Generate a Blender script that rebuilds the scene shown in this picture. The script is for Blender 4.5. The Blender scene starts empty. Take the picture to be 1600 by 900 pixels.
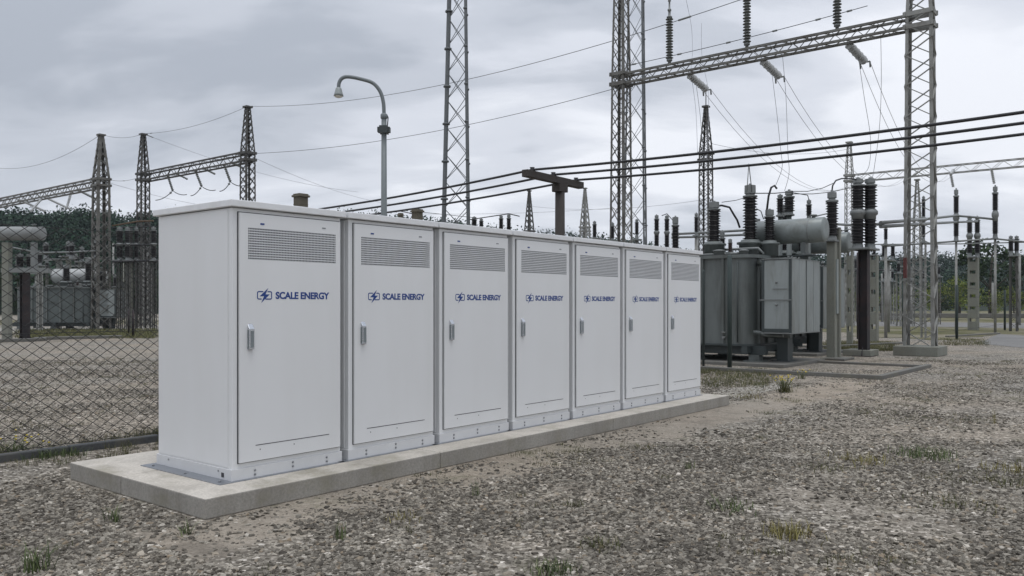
import bpy, math, random
import numpy as np
from mathutils import Vector, Matrix
random.seed(7); rng = np.random.default_rng(7)
R = math.radians
SC = bpy.context.scene
COL = SC.collection

# ------------------------------------------------------------------ camera
F, HY, CAMZ = 1295.07, 476.26, 1.6
cam_d = bpy.data.cameras.new("camera"); cam = bpy.data.objects.new("camera", cam_d); COL.objects.link(cam)
cam.location = (0, 0, CAMZ); cam.rotation_euler = (R(90), 0, 0)
cam_d.sensor_width = 36; cam_d.lens = 36*F/1600; cam_d.shift_y = (HY-450)/1600
cam_d.clip_start = 0.05; cam_d.clip_end = 4000
SC.camera = cam

# ------------------------------------------------------------------ light
SC.view_settings.view_transform = 'Standard'; SC.view_settings.look = 'None'
SC.view_settings.exposure = 0.0; SC.view_settings.gamma = 1; SC.view_settings.use_curve_mapping = False
SUN_EL, SUN_AZ = 76, 150      # azimuth clockwise from +Y
w = bpy.data.worlds.new("World"); SC.world = w; w.use_nodes = True
nt = w.node_tree; nt.nodes.clear()
N = nt.nodes.new; L = nt.links.new
def mth(nt, op, a, b=None, c=None):
    n = nt.nodes.new('ShaderNodeMath'); n.operation = op
    for i, v in enumerate((a, b, c)):
        if v is None: continue
        if isinstance(v, (int, float)): n.inputs[i].default_value = v
        else: nt.links.new(v, n.inputs[i])
    return n.outputs[0]
def ramp(nt, fac, stops, interp='LINEAR'):
    n = nt.nodes.new('ShaderNodeValToRGB'); n.color_ramp.interpolation = interp
    e = n.color_ramp.elements
    while len(e) < len(stops): e.new(0.5)
    for k, (p, c) in enumerate(stops):
        e[k].position = p
        e[k].color = (c, c, c, 1) if isinstance(c, (int, float)) else (*c, 1)
    nt.links.new(fac, n.inputs[0]); return n.outputs[0]
def mixc(nt, fac, a, b, bt='MIX'):
    n = nt.nodes.new('ShaderNodeMix'); n.data_type = 'RGBA'; n.blend_type = bt
    for k, v in ((0, fac), (6, a), (7, b)):
        if isinstance(v, (int, float)): n.inputs[k].default_value = v if k == 0 else (v, v, v, 1)
        elif isinstance(v, tuple): n.inputs[k].default_value = (*v, 1)
        else: nt.links.new(v, n.inputs[k])
    return n.outputs[2]
def noise(nt, vec, scale, detail=4, rough=0.5, dist=0.0, out=0):
    n = nt.nodes.new('ShaderNodeTexNoise'); n.inputs['Scale'].default_value = scale
    n.inputs['Detail'].default_value = detail; n.inputs['Roughness'].default_value = rough
    n.inputs['Distortion'].default_value = dist
    if vec is not None: nt.links.new(vec, n.inputs['Vector'])
    return n.outputs[out]
sky = N('ShaderNodeTexSky'); sky.sky_type = 'NISHITA'; sky.sun_disc = False
sky.sun_elevation = R(SUN_EL); sky.sun_rotation = R(SUN_AZ)
tc = N('ShaderNodeTexCoord'); sep = N('ShaderNodeSeparateXYZ'); L(tc.outputs['Generated'], sep.inputs[0])
zz = mth(nt, 'MAXIMUM', sep.outputs[2], 0.0)
den = mth(nt, 'ADD', zz, 0.30)
cmb = N('ShaderNodeCombineXYZ')
L(mth(nt, 'DIVIDE', sep.outputs[0], den), cmb.inputs[0]); L(mth(nt, 'DIVIDE', sep.outputs[1], den), cmb.inputs[1])
mp = N('ShaderNodeMapping'); L(cmb.outputs[0], mp.inputs[0]); mp.inputs['Location'].default_value = (3.1, 1.7, 0)
mp.inputs['Rotation'].default_value = (0, 0, R(24)); mp.inputs['Scale'].default_value = (0.5, 1.0, 1)
n1 = noise(nt, mp.outputs[0], 1.25, 5, 0.45, 0.35)
n2 = noise(nt, mp.outputs[0], 4.0, 5, 0.5, 0.3)
f = mth(nt, 'ADD', mth(nt, 'MULTIPLY', n1, 0.62), mth(nt, 'MULTIPLY', n2, 0.38))
cl = ramp(nt, f, [(0.40, (0.37, 0.40, 0.455)), (0.465, (0.475, 0.503, 0.56)), (0.52, (0.60, 0.625, 0.685)), (0.60, (0.77, 0.79, 0.84))], 'EASE')
# brightest overhead, with a lighter band low over the hills
hzn = mth(nt, 'POWER', mth(nt, 'SUBTRACT', 1.0, zz), 9.0)
grad = mth(nt, 'ADD', mth(nt, 'ADD', 0.93, mth(nt, 'MULTIPLY', hzn, 0.42)), mth(nt, 'MULTIPLY', mth(nt, 'POWER', zz, 1.6), 1.35))
cl2 = mixc(nt, 1.0, cl, grad, 'MULTIPLY')
skys = mixc(nt, 1.0, sky.outputs[0], (0.09, 0.09, 0.09), 'MULTIPLY')
tot = mixc(nt, 0.93, skys, cl2)
bg = N('ShaderNodeBackground'); L(tot, bg.inputs[0]); bg.inputs[1].default_value = 1.13
ow = N('ShaderNodeOutputWorld'); L(bg.outputs[0], ow.inputs[0])
sd = bpy.data.lights.new("sun", 'SUN'); sd.energy = 0.95; sd.angle = R(25); sd.color = (1, 0.975, 0.94)
sun = bpy.data.objects.new("sun", sd); COL.objects.link(sun)
dv = Vector((math.sin(R(SUN_AZ))*math.cos(R(SUN_EL)), math.cos(R(SUN_AZ))*math.cos(R(SUN_EL)), math.sin(R(SUN_EL))))
sun.rotation_euler = dv.to_track_quat('Z', 'Y').to_euler()

# ------------------------------------------------------------------ site grid (t along the cabinet row, s across it)
TH = R(50.9); CX, CY = -2.288, 6.7435; PADZ = 0.1573
ct, st = math.cos(TH), math.sin(TH)
def G(t, s, z=0.0): return Vector((CX+t*ct-s*st, CY+t*st+s*ct, z))
def W(px, Y, py): return Vector(((px-800)/F*Y, Y, CAMZ-(py-HY)/F*Y))     # surveyed point: bearing, distance, height
def ZH(py, Y): return CAMZ-(py-HY)/F*Y
def XH(px, Y): return (px-800)/F*Y

# ------------------------------------------------------------------ mesh builder
class MB:
    def __init__(s): s.v = []; s.f = []; s.sm = []
    def add(s, vs, fs, smooth=False):
        b = len(s.v); s.v += [tuple(v) for v in vs]
        s.f += [tuple(b+i for i in f) for f in fs]; s.sm += [smooth]*len(fs); return s
    def box(s, x0, x1, y0, y1, z0, z1):
        return s.add([(x, y, z) for z in (z0, z1) for x, y in ((x0, y0), (x1, y0), (x1, y1), (x0, y1))],
              [(0, 3, 2, 1), (4, 5, 6, 7), (0, 1, 5, 4), (1, 2, 6, 5), (2, 3, 7, 6), (3, 0, 4, 7)])
    def bar(s, p0, p1, w, h=None, up=(0, 0, 1)):
        p0, p1 = Vector(p0), Vector(p1); d = (p1-p0)
        if d.length < 1e-6: return s
        d.normalize(); u = Vector(up)
        if abs(d.dot(u)) > 0.98: u = Vector((ct, st, 0))
        a = d.cross(u).normalized(); b = a.cross(d).normalized(); h = h or w
        a = a*w/2; b = b*h/2
        return s.add([p0-a-b, p0+a-b, p0+a+b, p0-a+b, p1-a-b, p1+a-b, p1+a+b, p1-a+b],
              [(0, 1, 2, 3), (7, 6, 5, 4), (0, 4, 5, 1), (1, 5, 6, 2), (2, 6, 7, 3), (3, 7, 4, 0)])
    def tube(s, pts, r, n=8, caps=True):
        pts = [Vector(p) for p in pts]; m = len(pts); vs = []; prev = None
        for i, p in enumerate(pts):
            d = (pts[min(i+1, m-1)]-pts[max(i-1, 0)]).normalized()
            u = prev if prev is not None else (Vector((0, 0, 1)) if abs(d.z) < .9 else Vector((1, 0, 0)))
            a = d.cross(u).normalized(); u = a.cross(d).normalized(); prev = u
            rr = r[i] if isinstance(r, (list, tuple)) else r
            for k in range(n):
                q = 2*math.pi*k/n; vs.append(p+a*math.cos(q)*rr+u*math.sin(q)*rr)
        fs = [(i*n+k, i*n+(k+1) % n, (i+1)*n+(k+1) % n, (i+1)*n+k) for i in range(m-1) for k in range(n)]
        s.add(vs, fs, True)
        if caps:
            b = len(s.v)-len(vs)
            s.f.append(tuple(b+k for k in range(n))[::-1]); s.f.append(tuple(b+(m-1)*n+k for k in range(n))); s.sm += [False]*2
        return s
    def lathe(s, c, prof, n=12, smooth=True, axis=None):
        c = Vector(c); ax = Vector(axis or (0, 0, 1)).normalized()
        u = Vector((1, 0, 0)) if abs(ax.x) < .9 else Vector((0, 1, 0))
        a = ax.cross(u).normalized(); b = ax.cross(a).normalized()
        vs = [c+ax*z+(a*math.cos(2*math.pi*k/n)+b*math.sin(2*math.pi*k/n))*r for r, z in prof for k in range(n)]
        fs = [(i*n+k, i*n+(k+1) % n, (i+1)*n+(k+1) % n, (i+1)*n+k) for i in range(len(prof)-1) for k in range(n)]
        s.add(vs, fs, smooth); base = len(s.v)-len(vs)
        s.f.append(tuple(base+k for k in range(n))[::-1]); s.f.append(tuple(base+(len(prof)-1)*n+k for k in range(n))); s.sm += [False]*2
        return s
    def build(s, name, mat, parent=None, bevel=0, loc=None):
        me = bpy.data.meshes.new(name); me.from_pydata(s.v, [], s.f); me.materials.append(mat)
        me.polygons.foreach_set('use_smooth', s.sm); me.validate(); me.update()
        import bmesh
        bm = bmesh.new(); bm.from_mesh(me); bmesh.ops.recalc_face_normals(bm, faces=bm.faces[:]); bm.to_mesh(me); bm.free()
        o = bpy.data.objects.new(name, me); COL.objects.link(o)
        if parent: o.parent = parent
        if loc is not None: o.location = loc
        if bevel:
            b = o.modifiers.new("bevel", 'BEVEL'); b.width = bevel; b.segments = 2; b.limit_method = 'ANGLE'
        return o
def fast_mesh(name, verts, faces, mat, smooth=False):
    """verts (n,3) and equal-size faces (m,k) arrays -> one object"""
    me = bpy.data.meshes.new(name); n, k = faces.shape
    me.vertices.add(len(verts)); me.vertices.foreach_set('co', verts.astype(np.float32).ravel())
    me.loops.add(n*k); me.loops.foreach_set('vertex_index', faces.astype(np.int32).ravel())
    me.polygons.add(n); me.polygons.foreach_set('loop_start', np.arange(0, n*k, k, dtype=np.int32))
    me.polygons.foreach_set('loop_total', np.full(n, k, dtype=np.int32))
    me.polygons.foreach_set('use_smooth', np.full(n, smooth))
    me.update(calc_edges=True); me.materials.append(mat)
    o = bpy.data.objects.new(name, me); COL.objects.link(o); return o
def tag(o, label=None, cat=None, group=None, kind=None):
    if label: o['label'] = label
    if cat: o['category'] = cat
    if group: o['group'] = group
    if kind: o['kind'] = kind
    return o
def thing(name, label, cat, loc, rz=0.0, group=None):
    o = bpy.data.objects.new(name, None); COL.objects.link(o); o.empty_display_size = 0.2
    o.location = loc; o.rotation_euler = (0, 0, rz); return tag(o, label, cat, group)
def struct(o): o['kind'] = 'structure'; return o
def copy_tree(o, parent=None):
    c = o.copy(); COL.objects.link(c)
    if parent: c.parent = parent
    for ch in list(o.children): copy_tree(ch, c)
    return c

# ------------------------------------------------------------------ materials
MATS = {}
def mat(name, col, rough=0.6, metal=0.0, var=0.12, scale=3.0, bump=0.0, bscale=40.0, tint=None, tscale=1.2, tamt=0.0, spec=None, streak=0.0):
    if name in MATS: return MATS[name]
    m = bpy.data.materials.new(name); m.use_nodes = True; t = m.node_tree
    b = t.nodes['Principled BSDF']; tc = t.nodes.new('ShaderNodeTexCoord'); v = tc.outputs['Object']
    n = noise(t, v, scale, 5, 0.6)
    c = mixc(t, n, tuple(x*(1-var) for x in col), tuple(min(1, x*(1+var)) for x in col))
    if tint:
        vv = v
        if streak:
            mp = t.nodes.new('ShaderNodeMapping'); t.links.new(v, mp.inputs[0]); mp.inputs['Scale'].default_value = (1, 1, streak); vv = mp.outputs[0]
        k = ramp(t, noise(t, vv, tscale, 6, 0.65, 0.3), [(0.45, 0), (0.68, 1)])
        c = mixc(t, mth(t, 'MULTIPLY', k, tamt), c, tint)
    t.links.new(c, b.inputs['Base Color']); b.inputs['Roughness'].default_value = rough; b.inputs['Metallic'].default_value = metal
    if spec is not None: b.inputs['Specular IOR Level'].default_value = spec
    if bump:
        bp = t.nodes.new('ShaderNodeBump'); bp.inputs['Strength'].default_value = 0.6; bp.inputs['Distance'].default_value = bump
        t.links.new(noise(t, v, bscale, 4, 0.6), bp.inputs['Height']); t.links.new(bp.outputs[0], b.inputs['Normal'])
    MATS[name] = m; return m
M_white = mat('white_paint', (0.71, 0.717, 0.72), 0.42, 0, 0.03, 1.1, tint=(0.6, 0.6, 0.58), tscale=1.5, tamt=0.22, streak=0.25, bump=0.0006, bscale=3.0)
M_lid = mat('lid_paint', (0.74, 0.75, 0.76), 0.5, 0, 0.05, 2, tint=(0.5, 0.49, 0.46), tscale=4, tamt=0.3)
M_plinth = mat('galvanised_plinth', (0.60, 0.605, 0.61), 0.45, 0.0, 0.08, 6)
M_plate = mat('galvanised_plate', (0.24, 0.255, 0.28), 0.35, 0.5, 0.12, 8)
M_seal = mat('rubber_seal', (0.05, 0.05, 0.055), 0.7)
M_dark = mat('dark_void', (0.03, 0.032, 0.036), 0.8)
M_vent = mat('vent_grey', (0.62, 0.63, 0.64), 0.5)
M_handle = mat('chrome_handle', (0.55, 0.57, 0.6), 0.25, 0.8, 0.05)
M_handled = mat('handle_side', (0.22, 0.25, 0.26), 0.35, 0.4)
M_blue = mat('logo_blue', (0.010, 0.045, 0.21), 0.45, var=0.02)
M_bolt = mat('bolt_steel', (0.25, 0.26, 0.27), 0.4, 0.6)
M_galv = mat('lattice_steel', (0.15, 0.148, 0.135), 0.65, 0.1, 0.3, 2.5, tint=(0.06, 0.05, 0.04), tscale=1.8, tamt=0.75)
M_galvd = mat('dark_lattice_steel', (0.085, 0.084, 0.078), 0.7, 0.1, 0.3, 2.5, tint=(0.06, 0.05, 0.045), tscale=1.8, tamt=0.6)
M_galvl = mat('light_lattice_steel', (0.27, 0.272, 0.255), 0.65, 0.1, 0.25, 2.5, tint=(0.08, 0.065, 0.05), tscale=2.2, tamt=0.5)
M_mast = mat('mast_steel', (0.12, 0.13, 0.135), 0.55, 0.2, 0.2, 2.0)
M_lamp = mat('lamp_post_paint', (0.15, 0.17, 0.175), 0.5, 0.1, 0.12, 3)
M_lampg = mat('lamp_glass', (0.7, 0.68, 0.62), 0.3)
M_trafo = mat('transformer_paint', (0.125, 0.14, 0.135), 0.45, 0.05, 0.2, 2.2, tint=(0.055, 0.058, 0.05), tscale=2.2, tamt=0.75, streak=0.22, bump=0.002, bscale=12)
M_trafod = mat('transformer_dark_paint', (0.04, 0.05, 0.05), 0.5, 0.05, 0.2, 2.2)
M_rad = mat('radiator_paint', (0.26, 0.285, 0.28), 0.42, 0.1, 0.12, 2.5, tint=(0.13, 0.13, 0.11), tscale=3.0, tamt=0.6, streak=0.2)
M_cons = mat('conservator_paint', (0.21, 0.235, 0.23), 0.4, 0.1, 0.15, 2.2, tint=(0.09, 0.09, 0.075), tscale=2.2, tamt=0.65)
M_consl = mat('weathered_light_tank', (0.21, 0.22, 0.215), 0.5, 0.1, 0.2, 2.2)
M_porc = mat('dark_porcelain', (0.012, 0.0105, 0.011), 0.3, 0, 0.2, 4, spec=0.35)
M_porcb = mat('brown_porcelain', (0.035, 0.018, 0.014), 0.28, 0, 0.2, 4, spec=0.35)
M_porcl = mat('grey_porcelain', (0.40, 0.41, 0.41), 0.35, 0, 0.1, 4)
M_porcg = mat('olive_porcelain', (0.10, 0.105, 0.095), 0.35, 0, 0.2, 4)
M_cap = mat('cast_metal', (0.19, 0.20, 0.195), 0.5, 0.3, 0.2, 6)
M_hsteel = mat('black_steel_column', (0.025, 0.022, 0.024), 0.6, 0.1, 0.3, 2, tint=(0.09, 0.04, 0.03), tscale=2, tamt=0.4)
M_brown = mat('brown_weathered_beam', (0.045, 0.038, 0.034), 0.8, 0, 0.3, 3)
M_cable = mat('black_cable', (0.012, 0.012, 0.014), 0.5)
M_wire = mat('conductor_wire', (0.10, 0.105, 0.11), 0.5, 0.3)
M_wiref = mat('pale_conductor_wire', (0.30, 0.31, 0.33), 0.5, 0.3)
M_fence = mat('fence_wire', (0.025, 0.025, 0.024), 0.7, 0.1, 0.3, 5)
M_green = mat('dark_green_post', (0.03, 0.045, 0.042), 0.6)
M_red = mat('red_paint', (0.11, 0.032, 0.028), 0.6, 0, 0.3, 6)
M_rust = mat('rusty_bar', (0.10, 0.065, 0.04), 0.8)
M_leafd = None
def concrete(name, a, b, moss=0.0, edge=True):
    if name in MATS: return MATS[name]
    m = bpy.data.materials.new(name); m.use_nodes = True; t = m.node_tree
    p = t.nodes['Principled BSDF']; tc = t.nodes.new('ShaderNodeTexCoord'); v = tc.outputs['Object']
    c = mixc(t, noise(t, v, 1.3, 8, 0.62, 0.4), a, b)
    sp = ramp(t, noise(t, v, 45, 3, 0.7), [(0.35, 0.82), (0.6, 1.06)]); c = mixc(t, 1.0, c, sp, 'MULTIPLY')
    mp = t.nodes.new('ShaderNodeMapping'); t.links.new(v, mp.inputs[0]); mp.inputs['Scale'].default_value = (1, 1, 0.18)
    k = ramp(t, noise(t, mp.outputs[0], 2.2, 7, 0.7, 0.6), [(0.44, 0), (0.7, 1)])
    c = mixc(t, mth(t, 'MULTIPLY', k, 0.45), c, (0.14, 0.125, 0.10))
    if moss:
        k2 = ramp(t, noise(t, v, 2.1, 6, 0.7), [(0.52, 0), (0.66, 1)]); c = mixc(t, mth(t, 'MULTIPLY', k2, moss), c, (0.20, 0.185, 0.12))
    t.links.new(c, p.inputs['Base Color']); p.inputs['Roughness'].default_value = 0.85
    bp = t.nodes.new('ShaderNodeBump'); bp.inputs['Strength'].default_value = 0.5; bp.inputs['Distance'].default_value = 0.004
    t.links.new(noise(t, v, 60, 5, 0.7), bp.inputs['Height']); t.links.new(bp.outputs[0], p.inputs['Normal'])
    MATS[name] = m; return m
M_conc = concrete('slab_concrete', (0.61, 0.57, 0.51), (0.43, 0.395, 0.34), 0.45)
M_concp = concrete('post_concrete', (0.25, 0.255, 0.22), (0.15, 0.155, 0.13), 0.3)
M_conck = concrete('kerb_concrete', (0.17, 0.165, 0.15), (0.10, 0.10, 0.092), 0.3)
M_concd = concrete('dark_curb_concrete', (0.075, 0.08, 0.085), (0.05, 0.053, 0.056))

def leafmat(name, c1, c2, c3):
    m = bpy.data.materials.new(name); m.use_nodes = True; t = m.node_tree; p = t.nodes['Principled BSDF']
    g = t.nodes.new('ShaderNodeNewGeometry')
    c = ramp(t, g.outputs['Random Per Island'], [(0.0, c1), (0.55, c2), (1.0, c3)])
    tc = t.nodes.new('ShaderNodeTexCoord')
    c = mixc(t, 1.0, c, ramp(t, noise(t, tc.outputs['Object'], 0.06, 4, 0.6), [(0.35, 0.75), (0.65, 1.25)]), 'MULTIPLY')
    t.links.new(c, p.inputs['Base Color']); p.inputs['Roughness'].default_value = 0.75; p.inputs['Specular IOR Level'].default_value = 0.2
    return m
M_forest = leafmat('forest_leaves', (0.008, 0.020, 0.013), (0.014, 0.035, 0.02), (0.026, 0.055, 0.028))
M_tree = leafmat('tree_leaves', (0.012, 0.024, 0.009), (0.022, 0.042, 0.014), (0.04, 0.066, 0.022))
M_bush = leafmat('bush_leaves', (0.07, 0.10, 0.022), (0.15, 0.19, 0.04), (0.24, 0.26, 0.07))
M_grass = leafmat('grass_blades', (0.05, 0.055, 0.025), (0.095, 0.10, 0.04), (0.20, 0.18, 0.10))
M_grassd = leafmat('weed_leaves', (0.05, 0.07, 0.03), (0.085, 0.115, 0.045), (0.16, 0.18, 0.085))
M_grassy = leafmat('dry_grass_blades', (0.12, 0.10, 0.045), (0.19, 0.17, 0.06), (0.26, 0.23, 0.11))
M_flower = mat('yellow_petals', (0.55, 0.42, 0.04), 0.7)
M_bark = mat('tree_bark', (0.06, 0.05, 0.04), 0.9)

# ------------------------------------------------------------------ ground
def ground_mat():
    m = bpy.data.materials.new('gravel_ground'); m.use_nodes = True; t = m.node_tree; p = t.nodes['Principled BSDF']
    tc = t.nodes.new('ShaderNodeTexCoord'); v = tc.outputs['Object']
    def vor(scale, out, vec=v):
        n = t.nodes.new('ShaderNodeTexVoronoi'); n.inputs['Scale'].default_value = scale; t.links.new(vec, n.inputs['Vector']); return n.outputs[out]
    # warp the lookup so that the cells do not line up
    w1 = t.nodes.new('ShaderNodeVectorMath'); w1.operation = 'ADD'
    sc = t.nodes.new('ShaderNodeVectorMath'); sc.operation = 'SCALE'; t.links.new(noise(t, v, 9, 2, 0.5, out=1), sc.inputs[0]); sc.inputs['Scale'].default_value = 0.05
    t.links.new(v, w1.inputs[0]); t.links.new(sc.outputs[0], w1.inputs[1]); vw = w1.outputs[0]
    c1 = vor(34, 'Color', vw); sepc = t.nodes.new('ShaderNodeSeparateColor'); t.links.new(c1, sepc.inputs[0])
    cell = ramp(t, sepc.outputs[0], [(0.0, (0.05, 0.044, 0.035)), (0.3, (0.14, 0.127, 0.105)), (0.65, (0.255, 0.233, 0.198)), (0.9, (0.38, 0.353, 0.307)), (1.0, (0.65, 0.61, 0.55))])
    c2 = vor(13, 'Color', vw); sepd = t.nodes.new('ShaderNodeSeparateColor'); t.links.new(c2, sepd.inputs[0])
    big = ramp(t, sepd.outputs[1], [(0.0, 0.62), (0.5, 0.95), (1.0, 1.35)])
    c = mixc(t, 0.6, cell, mixc(t, 1.0, cell, big, 'MULTIPLY'))
    dirt = mixc(t, noise(t, v, 18, 6, 0.7), (0.20, 0.175, 0.142), (0.40, 0.355, 0.295))
    sx = t.nodes.new('ShaderNodeSeparateXYZ'); t.links.new(v, sx.inputs[0])
    def lin(ax, ay, k): return mth(t, 'ADD', mth(t, 'ADD', mth(t, 'MULTIPLY', sx.outputs[0], ax), mth(t, 'MULTIPLY', sx.outputs[1], ay)), k)
    sdist = lin(-st, ct, st*CX-ct*CY+0.75); trow = lin(ct, st, -ct*CX-st*CY)
    wob = mth(t, 'MULTIPLY', mth(t, 'SUBTRACT', noise(t, v, 1.1, 6, 0.7), 0.5), 1.9)
    # worn dusty strip beside the slab, and trodden patches farther right
    strip = mth(t, 'SUBTRACT', 1.0, mth(t, 'DIVIDE', mth(t, 'ABSOLUTE', mth(t, 'ADD', sdist, wob)), 0.62)); strip = mth(t, 'MULTIPLY', mth(t, 'MAXIMUM', strip, 0.0), mth(t, 'LESS_THAN', mth(t, 'ABSOLUTE', mth(t, 'SUBTRACT', trow, 6.5)), 8.0))
    s2 = mth(t, 'SUBTRACT', 1.0, mth(t, 'DIVIDE', mth(t, 'ABSOLUTE', mth(t, 'ADD', mth(t, 'ADD', sdist, 6.2), mth(t, 'MULTIPLY', wob, 1.6))), 1.5)); s2 = mth(t, 'MULTIPLY', mth(t, 'MAXIMUM', s2, 0.0), mth(t, 'GREATER_THAN', trow, 6.0))
    zone = ramp(t, noise(t, v, 0.45, 6, 0.62, 0.6), [(0.42, 0), (0.62, 1)])
    zone = mth(t, 'MINIMUM', mth(t, 'ADD', mth(t, 'MULTIPLY', zone, 0.6), mth(t, 'MULTIPLY', mth(t, 'MAXIMUM', strip, s2), 2.2)), 1.15)
    c = mixc(t, mth(t, 'MULTIPLY', zone, 0.75), c, dirt)
    dk = ramp(t, noise(t, v, 1.7, 5, 0.7, 0.5), [(0.3, 0.62), (0.48, 1.0), (0.7, 1.12)]); c = mixc(t, 1.0, c, dk, 'MULTIPLY')
    warm = ramp(t, noise(t, v, 0.22, 3, 0.5), [(0.4, 0), (0.65, 1)]); c = mixc(t, mth(t, 'MULTIPLY', warm, 0.3), c, mixc(t, 1.0, c, (1.15, 0.98, 0.80), 'MULTIPLY'))
    # sparse moss and weeds growing flat between the stones
    gz = ramp(t, noise(t, v, 0.9, 8, 0.78, 0.7), [(0.55, 0), (0.68, 1)])
    c = mixc(t, mth(t, 'MULTIPLY', gz, 0.55), c, (0.075, 0.085, 0.035))
    t.links.new(c, p.inputs['Base Color']); p.inputs['Roughness'].default_value = 0.9; p.inputs['Specular IOR Level'].default_value = 0.25
    h = mth(t, 'ADD', mth(t, 'MULTIPLY', vor(34, 'Distance', vw), -1.0), mth(t, 'MULTIPLY', vor(13, 'Distance', vw), -0.8))
    h = mth(t, 'ADD', h, mth(t, 'MULTIPLY', noise(t, v, 3, 5, 0.7), 2.0))
    bp = t.nodes.new('ShaderNodeBump'); bp.inputs['Strength'].default_value = 0.9; bp.inputs['Distance'].default_value = 0.022
    t.links.new(h, bp.inputs['Height']); t.links.new(bp.outputs[0], p.inputs['Normal'])
    return m
def flatmat(name, a, b, scale, bump=0.01, bs=30, c3=None):
    m = bpy.data.materials.new(name); m.use_nodes = True; t = m.node_tree; p = t.nodes['Principled BSDF']
    tc = t.nodes.new('ShaderNodeTexCoord'); v = tc.outputs['Object']
    c = mixc(t, ramp(t, noise(t, v, scale, 8, 0.68, 0.5), [(0.35, 0), (0.65, 1)]), a, b)
    if c3: c = mixc(t, ramp(t, noise(t, v, scale*0.35, 6, 0.6, 0.5), [(0.45, 0), (0.62, 1)]), c, c3)
    sp = ramp(t, noise(t, v, bs, 4, 0.7), [(0.3, 0.75), (0.7, 1.2)]); c = mixc(t, 1.0, c, sp, 'MULTIPLY')
    t.links.new(c, p.inputs['Base Color']); p.inputs['Roughness'].default_value = 0.9; p.inputs['Specular IOR Level'].default_value = 0.2
    bp = t.nodes.new('ShaderNodeBump'); bp.inputs['Distance'].default_value = bump; t.links.new(noise(t, v, bs, 4, 0.7), bp.inputs['Height'])
    t.links.new(bp.outputs[0], p.inputs['Normal']); return m
GM = ground_mat()
gm = MB(); gm.add([(-1500, -300, 0), (1500, -300, 0), (1500, 1600, 0), (-1500, 1600, 0)], [(0, 1, 2, 3)])
struct(gm.build('ground', GM))
M_lawn = flatmat('meadow', (0.06, 0.065, 0.025), (0.13, 0.12, 0.05), 0.5, 0.05, 4, (0.20, 0.18, 0.13))
M_road = flatmat('grey_road', (0.15, 0.148, 0.142), (0.20, 0.196, 0.188), 0.3, 0.003, 12)
M_path = flatmat('pale_path', (0.24, 0.225, 0.195), (0.34, 0.32, 0.28), 1.6, 0.004, 25)
def patch(name, mt, pts, z=0.004, jag=0.0, seed=1):
    """flat sheet with a wandering outline, pts in world xy"""
    rr = random.Random(seed); out = []
    for i in range(len(pts)):
        a, b = Vector(pts[i]), Vector(pts[(i+1) % len(pts)]); n = max(1, int((b-a).length/max(jag*2.5, 0.25))) if jag else 1
        for k in range(n):
            q = a.lerp(b, k/n); out.append((q.x+rr.uniform(-jag, jag), q.y+rr.uniform(-jag, jag), z))
    m = MB(); m.add(out, [tuple(range(len(out)))]); return struct(m.build(name, mt))
def gp(px, py): Y = CAMZ*F/(py-HY); return (XH(px, Y), Y)
def gts(t, s): q = G(t, s); return (q.x, q.y)
# bands across the far right of the site
patch('lawn', M_lawn, [gts(46, -60), gts(62, -60), gts(62, 26), gts(46, 20)], 0.004, 0.9, 3)
patch('road', M_road, [gts(62, -90), gts(80, -90), gts(80, 70), gts(62, 60)], 0.008)
patch('lawn', M_lawn, [gts(80, -150), gts(300, -220), gts(300, 500), gts(80, 190)], 0.004, 0, 4)
patch('side_road', M_road, [gp(1528, 537), gp(1612, 545), gp(1660, 528), gp(1560, 522)], 0.008, 0.0, 5)
patch('grass_strip', M_lawn, [gp(1330, 527), gp(1420, 528), gp(1470, 533), gp(1540, 524), gp(1480, 518), gp(1330, 519)], 0.012, 0.5, 6)
patch('grass_strip', M_lawn, [gp(1285, 545), gp(1390, 547), gp(1385, 537), gp(1290, 536)], 0.004, 0.3, 7)
patch('grass_strip', M_lawn, [gp(40, 527), gp(245, 528), gp(250, 516), gp(60, 518)], 0.004, 0.5, 8)
patch('grass_strip', M_lawn, [gp(-60, 508), gp(260, 507), gp(270, 500), gp(-60, 500)], 0.004, 0.5, 9)
patch('yard_path', M_path, [gp(-80, 521), gp(262, 516), gp(262, 510), gp(-80, 513)], 0.008, 0.2, 10)
patch('path', M_path, [gp(1110, 612), gp(1200, 600), gp(1222, 599), gp(1240, 604), gp(1150, 622)], 0.004, 0.04, 11)

# hills
def hill(name, nodes, depth, zs=1.0, seed=0, off=7.0):
    """nodes: (px, crest py, distance) -> rising slope to the crest and a drop behind"""
    rr = np.random.default_rng(seed); m = MB(); cols = []
    pxs = [n[0] for n in nodes]; n = int((pxs[-1]-pxs[0])/14)
    for i in range(n+1):
        px = pxs[0]+(pxs[-1]-pxs[0])*i/n
        py = np.interp(px, pxs, [a[1] for a in nodes]); D = np.interp(px, pxs, [a[2] for a in nodes])
        u = (px-800)/F; zc = (ZH(py, D)-off)+rr.uniform(-.8, .8)
        col = []
        for k in range(11):
            q = k/8; Y = D-depth+depth*q; z = zc*(math.sin(min(q, 1)*math.pi/2)**1.3) if q <= 1 else zc*(1-(q-1)*0.9)
            if k == 0: z = -0.3
            col.append((u*Y*(1.0), Y, z+(rr.uniform(-1, 1) if k else 0)))
        cols.append(col)
    vs = [p for c in cols for p in c]; fs = [(i*11+k, (i+1)*11+k, (i+1)*11+k+1, i*11+k+1) for i in range(n) for k in range(10)]
    m.add(vs, fs, True); return struct(m.build(name, M_hill)), cols
M_hill = mat('hill_ground', (0.018, 0.03, 0.018), 0.9, var=0.3, scale=0.05)
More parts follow.
